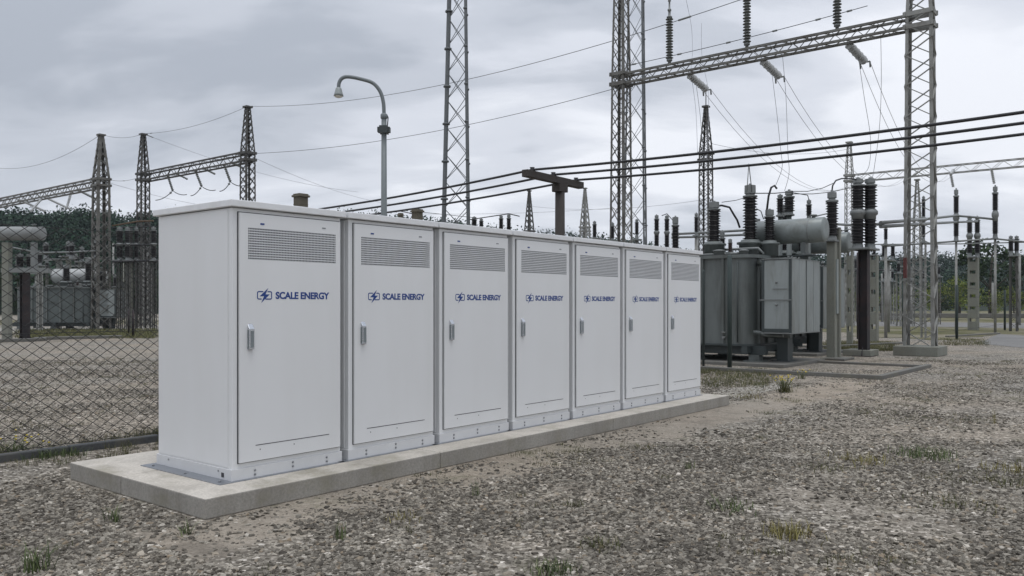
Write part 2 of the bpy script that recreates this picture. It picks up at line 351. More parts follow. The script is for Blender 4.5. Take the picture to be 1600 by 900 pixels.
def clump_cloud(centers, radii, per, leaf, mt, name, squash=0.85, seed=1):
    """leaf clumps: quads spread through lumpy ellipsoids"""
    rr = np.random.default_rng(seed); n = len(centers)
    idx = np.repeat(np.arange(n), per); k = len(idx)
    d = rr.normal(size=(k, 3)); d /= np.linalg.norm(d, axis=1)[:, None]
    lob = 0.78+0.30*np.sin(d[:, 0]*5+idx*1.7)*np.sin(d[:, 1]*4.3+idx)*1.0+0.14*np.sin(d[:, 2]*7+idx*2.3)
    rad = np.minimum(rr.uniform(0.3, 1.0, k)**0.5*lob, 1.02)
    c = centers[idx]+d*(rad*radii[idx])[:, None]*np.array([1, 1, squash])
    a = rr.normal(size=(k, 3)); a /= np.linalg.norm(a, axis=1)[:, None]
    b = np.cross(a, d+0.4*rr.normal(size=(k, 3))); b /= np.linalg.norm(b, axis=1)[:, None]+1e-6
    s = (leaf*rr.uniform(0.6, 1.4, k))[:, None]
    a = a*s; b = b*s*0.7
    vs = np.stack([c-a-b*0.3, c+b, c+a+b*0.2, c-b], 1).reshape(-1, 3)
    return fast_mesh(name, vs, np.arange(k*4).reshape(-1, 4), mt)
def forest(cols, per_cell, name, label, rad=(2.6, 4.6), per=75, leaf=0.62, seed=5, low=0):
    rr = np.random.default_rng(seed); cs = []; rs = []
    for i in range(len(cols)-1):
        for k in range(low, 9):
            for _ in range(per_cell):
                a, b = rr.random(2); p = [np.array(cols[i+x][k+y]) for x, y in ((0, 0), (1, 0), (1, 1), (0, 1))]
                q = (p[0]*(1-a)+p[1]*a)*(1-b)+(p[3]*(1-a)+p[2]*a)*b
                r = rr.uniform(*rad); q[2] = max(q[2], 0)+r*0.75; cs.append(q); rs.append(r)
    o = clump_cloud(np.array(cs), np.array(rs), per, leaf, M_forest, name, 0.95, seed)
    return tag(o, label, kind='stuff')
_, c1 = hill('hill', [(-700, 300, 240), (-100, 314, 240), (40, 320, 240), (75, 325, 238), (110, 317, 238), (200, 329, 245), (240, 322, 250), (420, 322, 260), (600, 325, 270), (720, 342, 275), (800, 351, 280)], 110, seed=2, off=8.0)
_, c2 = hill('hill', [(640, 330, 330), (720, 339, 330), (790, 348, 330), (850, 351, 330), (905, 357, 330), (980, 363, 330), (1060, 376, 335), (1130, 381, 340), (1300, 384, 350), (1450, 387, 360), (1560, 389, 365), (1700, 384, 370), (2300, 380, 380)], 150, seed=3, off=9.5)
forest(c1, 3, 'forest', 'dense dark green wood covering the hill behind the yard', rad=(2.2, 4.4), per=130, leaf=0.34, seed=5)
forest(c2, 1, 'forest', 'far blue green wood covering the long low hill', rad=(2.8, 5.0), per=110, leaf=0.42, seed=6)

# ------------------------------------------------------------------ trees in the middle distance
def make_tree(h, wd, mt, seed, nclump=16, name='tree'):
    rr = np.random.default_rng(seed); root = thing(name, '', 'tree', (0, 0, 0))
    tr = MB(); tr.tube([(0, 0, 0), (rr.uniform(-.1, .1), rr.uniform(-.1, .1), h*0.35), (rr.uniform(-.3, .3), rr.uniform(-.3, .3), h*0.8)], [h*0.028, h*0.02, h*0.008], 7)
    for k in range(5):
        a = rr.uniform(0, 6.28); z = h*rr.uniform(.28, .55)
        tr.tube([(0, 0, z), (math.cos(a)*wd*.3, math.sin(a)*wd*.3, z+h*.22)], [h*.01, h*.004], 5)
    tr.build('trunk', M_bark, root)
    cs = []; rs = []
    for k in range(nclump):
        a = rr.uniform(0, 6.28); q = rr.uniform(0, 1)**0.6; z = h*rr.uniform(0.22, 0.92); lim = math.sin(min(1, (z/h-0.1)/0.9)*math.pi)**0.6
        cs.append((math.cos(a)*wd*.42*q*lim, math.sin(a)*wd*.42*q*lim, z)); rs.append(wd*rr.uniform(.13, .24))
    o = clump_cloud(np.array(cs), np.array(rs), 130, h*0.02, mt, 'crown', 0.8, seed); o.parent = root
    return root
protos = [make_tree(8, 7, M_tree, 11), make_tree(9, 8, M_tree, 12), make_tree(4.0, 5.5, M_bush, 13, 14, 'bush'), make_tree(3.6, 6.0, M_bush, 14, 12, 'bush')]
trees = [  # proto, px, distance, scale, label
 (0, 1350, 130, 0.54, 'dark tree behind the black steel column, left part of the far tree line'),
 (1, 1392, 125, 0.52, 'dark tree just left of the big right lattice tower'),
 (0, 1470, 128, 0.61, 'dark tree just right of the big right lattice tower'),
 (1, 1548, 118, 1.25, 'tallest dark spreading tree, right of the far concrete column'),
 (0, 1590, 120, 1.2, 'tall dark tree at the right edge behind the pale pole'),
 (1, 1500, 140, 0.68, 'dark tree behind the far green fence post'),
 (0, 1640, 120, 1.0, 'dark tree by the right edge of the far meadow'),
 (2, 1330, 112, .95, 'round yellow green bush low between the pale pole and the black column'),
 (3, 1375, 116, .95, 'yellow green bush behind the thin lattice posts'),
 (2, 1420, 112, 1.1, 'yellow green bush seen through the right lattice tower'),
 (3, 1468, 110, 1.15, 'bright yellow green bush right of the lattice tower'),
 (2, 1498, 108, 1.3, 'broad light green bush left of the far concrete column'),
 (3, 1545, 112, .95, 'low green bush right of the far concrete column'),
 (2, 1585, 110, .95, 'low green bush under the tall tree at the right edge'),
 (1, 1290, 130, 0.50, 'dark tree showing between the transformer and the pale concrete pole'),
 (0, 78, 120, .72, 'mid green tree above the far left transformer'),
 (1, 112, 118, .66, 'dark green tree left of the thick lattice tower on the left'),
 (0, 30, 125, .8, 'dark tree behind the upper left tank'),
 (1, 192, 122, .7, 'dark tree between the two left lattice towers'),
 (0, 235, 125, .75, 'dark tree just beside the nearest white cabinet'),
 (1, -20, 120, .9, 'dark tree at the left edge of the yard'),
]
used = set()
for k, px, D, s, lab in trees:
    o = protos[k] if k not in used else copy_tree(protos[k]); used.add(k)
    o.location = (XH(px, D), D, 0); o.scale = (s, s, s); o.rotation_euler = (0, 0, px*0.37)
    tag(o, lab, 'bush' if k > 1 else 'tree', 'bushes by the far meadow' if k > 1 else 'trees beyond the yard')

# ------------------------------------------------------------------ concrete slab under the cabinets
pad = MB()
for a, b in ((-0.452, 2.05), (2.056, 5.2), (5.206, 8.663)):
    sp = 1.903
    if a < 0:   # first section, cut once more along its end face
        pad.box(a, b, -0.38, 0.93, 0, PADZ); pad.box(a, b, 0.936, sp, 0, PADZ)
    else: pad.box(a, b, -0.38, sp, 0, PADZ)
pd = pad.build('concrete_slab', M_conc, bevel=0.010)
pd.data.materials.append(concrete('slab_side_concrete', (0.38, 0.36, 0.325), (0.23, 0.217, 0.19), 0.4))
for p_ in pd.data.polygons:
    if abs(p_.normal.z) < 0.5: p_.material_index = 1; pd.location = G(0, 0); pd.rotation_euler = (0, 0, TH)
tag(pd, 'long pale concrete slab carrying the seven white cabinets', 'slab')

# ------------------------------------------------------------------ white cabinets
CW, CD, CH = 1.137, 1.196, 2.30
def text_mesh(body, width, height, name):
    cu = bpy.data.curves.new(name, 'FONT'); cu.body = body; cu.size = 1; cu.offset = 0.034; cu.extrude = 0.004; cu.space_character = 0.97; cu.resolution_u = 4
    to = bpy.data.objects.new(name+'_src', cu); COL.objects.link(to)
    dg = bpy.context.evaluated_depsgraph_get(); me = bpy.data.meshes.new_from_object(to.evaluated_get(dg)); bpy.data.objects.remove(to)
    xs = [v.co.x for v in me.vertices]; ys = [v.co.y for v in me.vertices]
    sx = width/(max(xs)-min(xs)); sy = height/(max(ys)-min(ys)); x0, y0 = min(xs), min(ys)
    for v in me.vertices: v.co = Vector(((v.co.x-x0)*sx, -v.co.z*0.25, (v.co.y-y0)*sy))
    me.update(); return me
def make_cabinet():
    r = thing('battery_cabinet', '', 'cabinet', (0, 0, 0), TH)
    b = MB(); b.box(0.012, CW-0.012, 0.0, CD-0.012, 0.095, 2.238); b.build('body', M_white, r, 0.006)
    sp = MB(); sp.box(0.006, 0.0118, 0.055, CD-0.03, 0.11, 2.225); sp.build('side_panel', M_white, r, 0.002)
    p = MB(); p.box(0.0, CW, -0.012, CD, 0.004, 0.098); pl = p.build('plinth', M_plinth, r, 0.003)
    for x, zs in ((0.217, (0.032, 0.066)), (0.594, (0.042, 0.078)), (0.96, (0.032, 0.068))):
        for z in zs: MB().lathe((x, -0.012, z), [(0.010, 0), (0.010, 0.006), (0.006, 0.009)], 8, True, (0, -1, 0)).build('bolt', M_bolt, pl)
    for y in (0.18, 0.98): MB().lathe((0.0, y, 0.07), [(0.008, 0), (0.008, 0.006)], 8, True, (-1, 0, 0)).build('bolt', M_bolt, pl)
    MB().box(-0.004, 0.001, 0.10, 0.135, 0.025, 0.062).build('cable_hole', M_seal, pl)
    pt = MB(); pt.box(-0.125, CW+0.01, -0.045, CD+0.05, 0.0, 0.006); bp = pt.build('base_plate', M_plate, r, 0.001)
    for x, y in ((-0.07, 0.05), (-0.07, 1.12), (-0.07, 0.58)): MB().lathe((x, y, 0.006), [(0.012, 0), (0.012, 0.008), (0.007, 0.012)], 6).build('bolt', M_bolt, bp)
    sl = MB(); sl.box(0.058, 1.113, -0.006, 0.0, 0.138, 2.208); sl.build('door_seal', M_seal, r)
    # door
    d = MB(); X0, X1, Z0, Z1, Y0, Y1 = 0.0655, 1.106, 0.1455, 2.2, -0.024, -0.006
    vx0, vx1, vz0, vz1 = 0.145, 1.054, 1.817, 2.084
    d.box(X0, X1, Y0, Y1, Z0, vz0); d.box(X0, X1, Y0, Y1, vz1, Z1); d.box(X0, vx0, Y0, Y1, vz0, vz1); d.box(vx1, X1, Y0, Y1, vz0, vz1)
    d.v = [tuple(v) for v in d.v]
    dr = d.build('door', M_white, r)
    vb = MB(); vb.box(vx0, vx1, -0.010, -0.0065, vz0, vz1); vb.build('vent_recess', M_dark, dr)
    g = MB(); nrow = 13; ph = (vz1-vz0)/nrow
    for i in range(nrow+1):
        z = vz0+i*ph; g.box(vx0, vx1, -0.0245, -0.016, max(vz0, z-ph*0.21), min(vz1, z+ph*0.21))
    nc = 58; pw = (vx1-vx0)/nc
    for i in range(nc+1):
        x = vx0+i*pw; g.box(max(vx0, x-pw*0.13), min(vx1, x+pw*0.13), -0.0225, -0.018, vz0, vz1)
    g.build('vent_grille', M_vent, dr)
    s = MB(); s.box(0.216, 0.979, -0.0255, -0.0235, 0.271, 0.277); s.build('drain_slot', M_seal, dr)
    for x in (0.26, 0.60): MB().lathe((x, -0.0235, 0.235), [(0.006, 0), (0.006, 0.002)], 8, True, (0, -1, 0)).build('screw', M_cap, dr)
    MB().box(0.262, 0.30, -0.027, -0.0235, 2.112, 2.126).build('keyhole_cover', M_blue, dr); MB().box(0.90, 0.938, -0.027, -0.0235, 2.124, 2.135).build('keyhole_cover', M_bolt, dr)
    h = MB(); a, c = 0.139, 0.187
    h.add([(a, -0.024, 1.07), (c, -0.024, 1.07), (c, -0.024, 1.285), (a, -0.024, 1.285), (a, -0.052, 1.075), (c, -0.052, 1.075), (c, -0.052, 1.245), (a, -0.052, 1.245)],
          [(0, 1, 2, 3), (4, 7, 6, 5), (0, 4, 5, 1), (1, 5, 6, 2), (2, 6, 7, 3), (3, 7, 4, 0)])
    hd = h.build('handle', M_handle, dr, 0.003)
    hi = MB(); hi.box(a-0.0015, a+0.001, -0.046, -0.0245, 1.08, 1.235); hi.box(a+0.012, c-0.006, -0.0535, -0.0515, 1.09, 1.228); hi.build('handle_grip', M_handled, hd)
    # emblem: a battery outline broken by a lightning bolt, and the company name
    def q(x, y): return (0.23+(x-293)*8.31e-4, 1.556-(y-113)*7.05e-4)
    e = MB()
    def stroke(pts):
        P = [q(*a) for a in pts]
        for i in range(len(P)-1):
            (x0, z0), (x1, z1) = P[i], P[i+1]; dx, dz = x1-x0, z1-z0; l = math.hypot(dx, dz); dx, dz = dx/l*0.0025, dz/l*0.0025
            nx, nz = -dz*1.9, dx*1.9
            x0 -= dx; z0 -= dz; x1 += dx; z1 += dz; k = 0.00005*i
            e.add([(x0+nx, -0.0252-k, z0+nz), (x1+nx, -0.0252-k, z1+nz), (x1-nx, -0.0252-k, z1-nz), (x0-nx, -0.0252-k, z0-nz)], [(0, 1, 2, 3)])
    stroke([(362, 117), (312, 117), (299, 124), (297, 135), (297, 188), (301, 200), (312, 205), (342, 205)])
    stroke([(418, 117), (448, 117), (459, 122), (462, 133), (462, 188), (459, 200), (448, 205), (392, 205)])
    bolt = [q(*a) for a in ((422, 74), (322, 172), (374, 172), (340, 252), (440, 149), (390, 149))]
    bv = [(x, -0.0256, z) for x, z in bolt]+[(x, -0.0246, z) for x, z in bolt]
    e.add(bv, [(0, 1, 2, 3, 4, 5), (11, 10, 9, 8, 7, 6)]+[(i, (i+1) % 6, 6+(i+1) % 6, 6+i) for i in range(6)])
    e.build('lightning_emblem', M_blue, dr)
    tm = text_mesh('SCALE ENERGY', 0.568, 0.062, 'lettering'); tm.materials.append(M_blue)
    to = bpy.data.objects.new('lettering', tm); COL.objects.link(to); to.parent = dr; to.location = (0.411, -0.0248, 1.492)
    j_ = MB(); j_.box(CW+0.001, CW+0.07, 0.13, CD-0.05, 0.01, 2.235); j_.build('gap_light_block', M_trafod, r)  # dark filler added in the cabinet gap to block light from behind
    l = MB(); l.box(-0.022, CW+0.022, -0.045, CD+0.03, 2.243, CH); ld = l.build('lid', M_lid, r, 0.006)
    return r
cabp = make_cabinet(); ords = ['nearest white cabinet, at the left end of the row, its plain side wall showing', 'second white cabinet from the left end of the row',
 'third white cabinet from the left end of the row', 'middle white cabinet of the seven in the row', 'fifth white cabinet from the left, third from the far end',
 'sixth white cabinet from the left, next to last in the row', 'farthest white cabinet, at the right end of the row beside the transformer']
for i in range(7):
    o = cabp if i == 0 else copy_tree(cabp)
    if i == 6:
        for ch in list(o.children):
            if ch.name.startswith('gap_light_block'): bpy.data.objects.remove(ch)
    o.location = G(i*1.2093, 0, PADZ); tag(o, ords[i], 'cabinet', 'white battery cabinets in a row')

# ------------------------------------------------------------------ chain link fence behind the cabinets
FS, FH, FT0, FT1 = 3.33, 2.42, -6.0, 15.4
fr = thing('chain_link_fence', 'dark chain link fence running behind the row of white cabinets', 'fence', G(FT0, FS), TH)
fm = MB(); px_, pz_ = 0.155, 0.118; Lf = FT1-FT0; run = FH*px_/pz_
def diag(sign, yoff):
    x = -run
    while x < Lf+run:
        xa, xb = (x, x+run) if sign > 0 else (x+run, x)
        za, zb = 0.1, FH
        # clip to the fence length
        def at(xx): return za+(xx-xa)/(xb-xa)*(zb-za)
        lo, hi = 0.0, Lf; A, B = (xa, za), (xb, zb)
        if min(xa, xb) < lo:
            if xa < xb: A = (lo, at(lo))
            else: B = (lo, at(lo))
        if max(xa, xb) > hi:
            if xa < xb: B = (hi, at(hi))
            else: A = (hi, at(hi))
        if min(xa, xb) < hi and max(xa, xb) > lo:
            n = 1 if x > 9 else 6   # near wires wander a little
            pts = [(A[0]+(B[0]-A[0])*k/n+(random.uniform(-.006, .006) if 0 < k < n else 0), yoff+random.uniform(-.004, .004), A[1]+(B[1]-A[1])*k/n) for k in range(n+1)]
            fm.tube(pts, 0.0034, 4, False)
        x += px_
diag(1, 0.003); diag(-1, -0.003)
fm.build('mesh', M_fence, fr)
fw = MB()
for z in (0.1, 1.3, FH): fw.tube([(0, 0.009, z), (Lf, 0.009, z)], 0.0035, 5)
fw.build('strand_wire', M_fence, fr)
for t in (-3.6, 2.4, 5.4, 8.4, 11.4, 15.4, -6.0):
    m = MB(); m.lathe((t-FT0, 0.04, 0), [(0.03, 0), (0.03, FH+0.04), (0.015, FH+0.06)], 10); m.build('post', M_green, fr)
cb = MB(); k = FT0
while k < FT1:
    e = min(k+1.02, FT1); o = random.uniform(-.008, .008); cb.box(k+0.006, e, -0.05+o, 0.05+o, -0.02, 0.075+random.uniform(-.018, .012)); k += 1.02
cbo = cb.build('kerb', M_concd, bevel=0.015); cbo.location = G(0, FS); cbo.rotation_euler = (0, 0, TH); tag(cbo, 'low dark kerb along the foot of the chain link fence', 'kerb')

# ------------------------------------------------------------------ generic substation hardware
def porc(m, c, z0, z1, r, n=12, pitch=None, core=0.62, axis=None):
    L_ = z1-z0; pitch = pitch or max(0.045, r*0.42); k = max(3, int(L_/pitch)); p = L_/k; prof = [(r*core, 0)]
    for i in range(k):
        z = i*p; rr = r if i % 2 == 0 else r*0.9
        prof += [(r*core, z+p*0.2), (rr, z+p*0.42), (rr*0.97, z+p*0.55), (r*core, z+p*0.9)]
    prof.append((r*core, L_)); cc = Vector(c)
    if axis is None: cc = Vector((cc.x, cc.y, z0))
    m.lathe(cc, prof, n, False, axis)
def lattice_faces(m, wa, wb, z0, z1, th, x0=0, y0=0, style='zig', ratio=1.0):
    """bracing of a four leg tower. wa, wb: functions z -> half widths"""
    z = z0; flip = 0
    while z < z1-0.05:
        h = min(max(wa(z), wb(z))*2*ratio, z1-z); zn = z+h
        A = [(-wa(z), -wb(z)), (wa(z), -wb(z)), (wa(z), wb(z)), (-wa(z), wb(z))]
        B = [(-wa(zn), -wb(zn)), (wa(zn), -wb(zn)), (wa(zn), wb(zn)), (-wa(zn), wb(zn))]
        for i in range(4):
            j = (i+1) % 4
            if style == 'zig':
                if (flip+i) % 2: m.bar((x0+A[i][0], y0+A[i][1], z), (x0+B[j][0], y0+B[j][1], zn), th, th*0.4)
                else: m.bar((x0+A[j][0], y0+A[j][1], z), (x0+B[i][0], y0+B[i][1], zn), th, th*0.4)
            else:
                m.bar((x0+A[i][0], y0+A[i][1], z), (x0+B[j][0], y0+B[j][1], zn), th, th*0.4)
                m.bar((x0+A[j][0], y0+A[j][1], z), (x0+B[i][0], y0+B[i][1], zn), th*0.9, th*0.5)
        z = zn; flip += 1
def angle_leg(m, p0, p1, w, sx, sy):
    """L section, open towards the tower's inside"""
    t = w*0.16
    p0, p1 = Vector(p0), Vector(p1)
    for (dx, dy, a, b) in ((-sx*w/2, 0, w, t), (0, -sy*w/2, t, w)):
        o = Vector((dx, dy, 0)); vs = []
        for p in (p0, p1):
            for ux, uy in ((-1, -1), (1, -1), (1, 1), (-1, 1)): vs.append(p+o+Vector((ux*a/2, uy*b/2, 0)))
        m.add(vs, [(0, 3, 2, 1), (4, 5, 6, 7), (0, 1, 5, 4), (1, 2, 6, 5), (2, 3, 7, 6), (3, 0, 4, 7)])
def tower_parts(root, x0, y0, a0, a1, b0, b1, zb, zt, at, leg, br, mt, style='zig', ratio=1.0, band=True, top=0.09, sub=True):
    """column with legs (part) and bracing (sub-part); widths a along local x, b along local y; pyramid above zb"""
    wa = lambda z: (a0+(a1-a0)*z/zb)/2 if z <= zb else (a1+(at-a1)*(z-zb)/(zt-zb))/2
    wb = lambda z: (b0+(b1-b0)*z/zb)/2 if z <= zb else (b1+(at-b1)*(z-zb)/(zt-zb))/2
    col = None
    for sx, sy in ((-1, -1), (1, -1), (1, 1), (-1, 1)):
        m = MB()
        for za, zc in ((0, zb), (zb, zt)):
            angle_leg(m, (x0+sx*wa(za), y0+sy*wb(za), za), (x0+sx*wa(zc), y0+sy*wb(zc), zc), leg, sx, sy)
        m.build('leg', mt, root)
    m = MB(); lattice_faces(m, wa, wb, 0.15, zb, br, x0, y0, style, ratio); lattice_faces(m, wa, wb, zb, zt, br, x0, y0, style, ratio)
    m.build('bracing', mt, root)
    m = MB()
    if band:
        for z in (zb-0.02, zb-0.42):
            for s in (-1, 1):
                m.bar((x0-wa(z)-.08, y0+s*(wb(z)+.02), z), (x0+wa(z)+.08, y0+s*(wb(z)+.02), z), 0.05, 0.14)
                m.bar((x0+s*(wa(z)+.02), y0-wb(z)-.08, z), (x0+s*(wa(z)+.02), y0+wb(z)+.08, z), 0.05, 0.14)
    if m.v: m.build('collar', mt, root)
    MB().box(x0-at/2-top, x0+at/2+top, y0-at/2-top, y0+at/2+top, zt, zt+0.1).build('top_plate', mt, root)
def beam_mesh(m, p0, p1, wd, ht, ch, br, step=None):
    p0, p1 = Vector(p0), Vector(p1); d = p1-p0; Ln = d.length; d.normalize(); a = d.cross(Vector((0, 0, 1))).normalized()*wd/2; u = Vector((0, 0, ht/2))
    for i in (-1, 1):
        for j in (-1, 1): m.bar(p0+a*i+u*j, p1+a*i+u*j, ch, ch)
    n = int(Ln/(step or ht*1.3))
    for k in range(n):
        A, B = p0+d*Ln*k/n, p0+d*Ln*(k+1)/n; s = 1 if k % 2 else -1
        for i in (-1, 1):
            m.bar(A+a*i+u*s, B+a*i-u*s, br, br*.5); m.bar(A+a*s+u*i, B-a*s+u*i, br, br*.5)
def footing(name, label, c, a, b, h, mt=M_conc, bev=0.02, rz=TH):
    mt = M_concp if mt is M_conc else mt
    m = MB(); m.box(-a/2, a/2, -b/2, b/2, 0, h); o = m.build(name, mt, bevel=bev); o.location = (c[0], c[1], 0); o.rotation_euler = (0, 0, rz); return tag(o, label, 'footing')
def loc_xy(c, p):   # world -> local of a thing at c turned by TH
    d = Vector(p)-Vector(c); return Vector((d.x*ct+d.y*st, -d.x*st+d.y*ct, d.z))

# ---- big gantry on the right
RT = W(1438, 26.3, 0); RT.z = 0; LT = RT+Vector((-st, ct, 0))*11.05; LT.z = 0
gr = thing('lattice_gantry', 'tall grey lattice gantry whose long beam crosses the sky between two towers at right', 'gantry', RT, TH)
tower_parts(gr, 0, 0, 0.52, 0.44, 0.90, 0.76, 10.85, 16.5, 0.22, 0.085, 0.062, M_galvl, 'zig', 0.62)
tower_parts(gr, 0, 11.05, 0.72, 0.56, 0.72, 0.56, 10.85, 20.0, 0.24, 0.085, 0.035, M_galv, 'x', 1.0)
m = MB(); beam_mesh(m, (0, 0.2, 10.6), (0, 11.0, 10.6), 0.44, 0.37, 0.08, 0.035, 0.36); m.build('beam', M_galv, gr)
m = MB(); m.box(-0.262, -0.16, 0.345, 0.446, 2.45, 3.1); rb = m.build('painted_band', M_red, gr); rb['label'] = 'faded red painted band on the left leg'
footing('concrete_footing', 'big concrete block under the right lattice tower', RT, 1.3, 1.3, 0.30)
footing('concrete_footing', 'concrete block under the tower behind the cabinets', LT, 1.3, 1.3, 0.25)
# ---- other gantries and towers
def gantry(label, A, ln, zb, zt, wide, mt, beam=True, leg=0.085, name='lattice_gantry', z2=None, wd=0.6, br=0.055):
    g = thing(name, label, 'gantry', A, TH)
    tower_parts(g, 0, 0, wide*1.12, wide, wide*1.12, wide, zb, zt, 0.24, leg, br, mt, 'x', 0.9)
    tower_parts(g, 0, ln, wide*1.12, wide, wide*1.12, wide, zb, z2 or zt, 0.24, leg, br, mt, 'x', 0.9)
    m = MB(); beam_mesh(m, (0, 0, zb-0.25), (0, ln, zb-0.25), wd, 0.5, min(0.09, leg*1.1), 0.04, 0.6); m.build('beam', mt, g); return g
TA = W(387, 48, 0); TA.z = 0
gantry('dark lattice gantry at left whose two peaked towers rise above the nearest cabinet', TA, 12.2, 10.4, 13.0, 0.62, M_galvd)
TCc = W(158, 52, 0); TCc.z = 0
gantry('thick lattice gantry leaving the left edge of the picture', TCc, 19, 9.5, 12.2, 0.78, M_galv, leg=0.14, br=0.065)
TE = W(1327, 59.5, 0); TE.z = 0
g3 = gantry('thin far gantry whose long beam leaves the right edge', TE+Vector((st, -ct, 0))*21, 21, 10.9, 13.2, 0.5, M_galvl, leg=0.05, wd=0.5, br=0.03)
def tower(label, px, Y, ytop, zb, wide, mt, rod=0, leg=0.08, name='lattice_tower', style='x', br=0.045, **k):
    c = Vector((XH(px, Y), Y, 0)); o = thing(name, label, 'tower', c, TH); zt = ZH(ytop, Y)
    tower_parts(o, 0, 0, wide*1.15, wide, wide*1.15, wide, zb, zt, 0.18, leg, br, mt, style, 0.9, **k)
    if rod: m = MB(); m.tube([(0, 0, zt), (0, 0, zt+rod)], 0.03, 6); m.build('lightning_rod', mt, o)
    return o
tower('peaked dark lattice tower with lightning rod standing left of the big bushings', 1103, 48, 168, 10.4, 0.6, M_galvd, rod=1.0)
tower('small far lattice tower left of the brown T shaped pole', 827, 83, 299, 9.0, 0.75, M_galvd, leg=0.14, br=0.07)
tower('small far lattice tower right of the brown T shaped pole', 914, 82, 295, 9.3, 0.75, M_galvl, leg=0.14, br=0.07)
tower('faint thin lattice post seen inside the big right tower', 1433, 62, 282, 8.0, 0.5, M_galvl, leg=0.06)
# ---- guyed style masts
def tri_mast(label, px, Y, w0, w1, H, legr, mt, phase, panel=0.9, thick=None):
    c = Vector((XH(px, Y), Y, 0)); o = thing('lattice_mast', label, 'mast', c)
    rad = lambda z: (w0+(w1-w0)*z/H)/1.732
    P = lambda k, z: Vector((math.cos(phase+k*2.0944)*rad(z), math.sin(phase+k*2.0944)*rad(z), z))
    for k in range(3):
        m = MB(); rr = legr*(thick if (thick and k == 0) else 1); zs = [H*i/14 for i in range(15)]
        m.tube([P(k, z) for z in zs], rr, 8)
        for z in zs[1:]: m.lathe(P(k, z), [(rr*1.7, -0.03), (rr*1.7, 0.03)], 8)
        m.build('leg', mt, o)
    m = MB(); z = 0.2
    while z < H-.3:
        zn = min(H, z+panel)
        for k in range(3):
            m.tube([P(k, z), P((k+1) % 3, zn)], 0.014, 4, False); m.tube([P((k+1) % 3, z), P(k, zn)], 0.014, 4, False)
        z = zn
    m.build('bracing', mt, o); return o
tri_mast('slim three legged lattice mast with crossed braces right of the street lamp', 719, 30, 1.22, 0.42, 19, 0.042, M_mast, math.pi, 0.98, 1.9)
tri_mast('thin crossed brace mast just right of the tower behind the cabinets', 997, 41, 1.35, 0.5, 26, 0.045, M_mast, math.pi*0.92, 1.3)

# ---- wires
def sag(A, B, d, n=16): A, B = Vector(A), Vector(B); return [A.lerp(B, i/n)-Vector((0, 0, d*4*(i/n)*(1-i/n))) for i in range(n+1)]
def wire(label, pts, r=0.012, mt=None, name='overhead_wire', cat='wire', group=None, n=5, fit=None):
    m = MB(); m.tube(pts, r, n); o = m.build(name, mt or M_wire); tag(o, label, cat, group)
    if fit:
        for i, j in fit:
            fm_ = MB()
            a = Vector(pts[i]).lerp(Vector(pts[i+1]), j); b = Vector(pts[i]).lerp(Vector(pts[i+1]), min(1, j+.35)); fm_.tube([a, b], r*2.6, 6); fm_.build('fitting', M_cap, o)
    return o
# insulator strings on the big gantry beam
def beam_at(px):     # point on the big gantry beam seen under bearing px
    u = (px-800)/F; s = (u*RT.y-RT.x)/(-st-u*ct); return RT+Vector((-st, ct, 0))*s
KS = []
for px, ys, lab in ((1046, 27, 'left'), (1167, -8, 'middle'), (1308, -40, 'right')):
    p = beam_at(px); p.z = 0; z0 = 10.83
    z1 = ZH({1046: 28, 1167: -6, 1308: -24}[px], p.y)
    o = thing('post_insulator', f'grey ribbed insulator standing upright on the big gantry beam, {lab} of three', 'insulator', (p.x, p.y, z0), TH, 'upright insulators on the gantry beam')
    m = MB(); m.lathe((0, 0, 0), [(0.06, 0), (0.06, 0.14), (0.11, 0.15), (0.11, 0.22)], 10); m.build('base_fitting', M_cap, o)
    m = MB(); porc(m, (0, 0, 0), 0.22, z1-z0, 0.15, 14, 0.10, 0.5); m.build('sheds', M_porcg, o)
    m = MB(); zt = z1-z0; m.lathe((0, 0, zt), [(0.11, 0), (0.11, 0.05), (0.05, 0.07), (0.05, 0.25), (0.075, 0.27), (0.075, 0.33), (0.035, 0.36), (0.035, 0.62), (0.06, 0.64), (0.06, 0.7), (0.03, 0.73), (0.03, 1.5)], 8); m.build('top_link', M_cap, o)
g3o = TE
def g3_at(px):
    u = (px-800)/F; s = (u*TE.y-TE.x)/(-st-u*ct); return TE+Vector((-st, ct, 0))*s
tdir = Vector((ct, st, 0)); sdir = Vector((-st, ct, 0))
ends = []
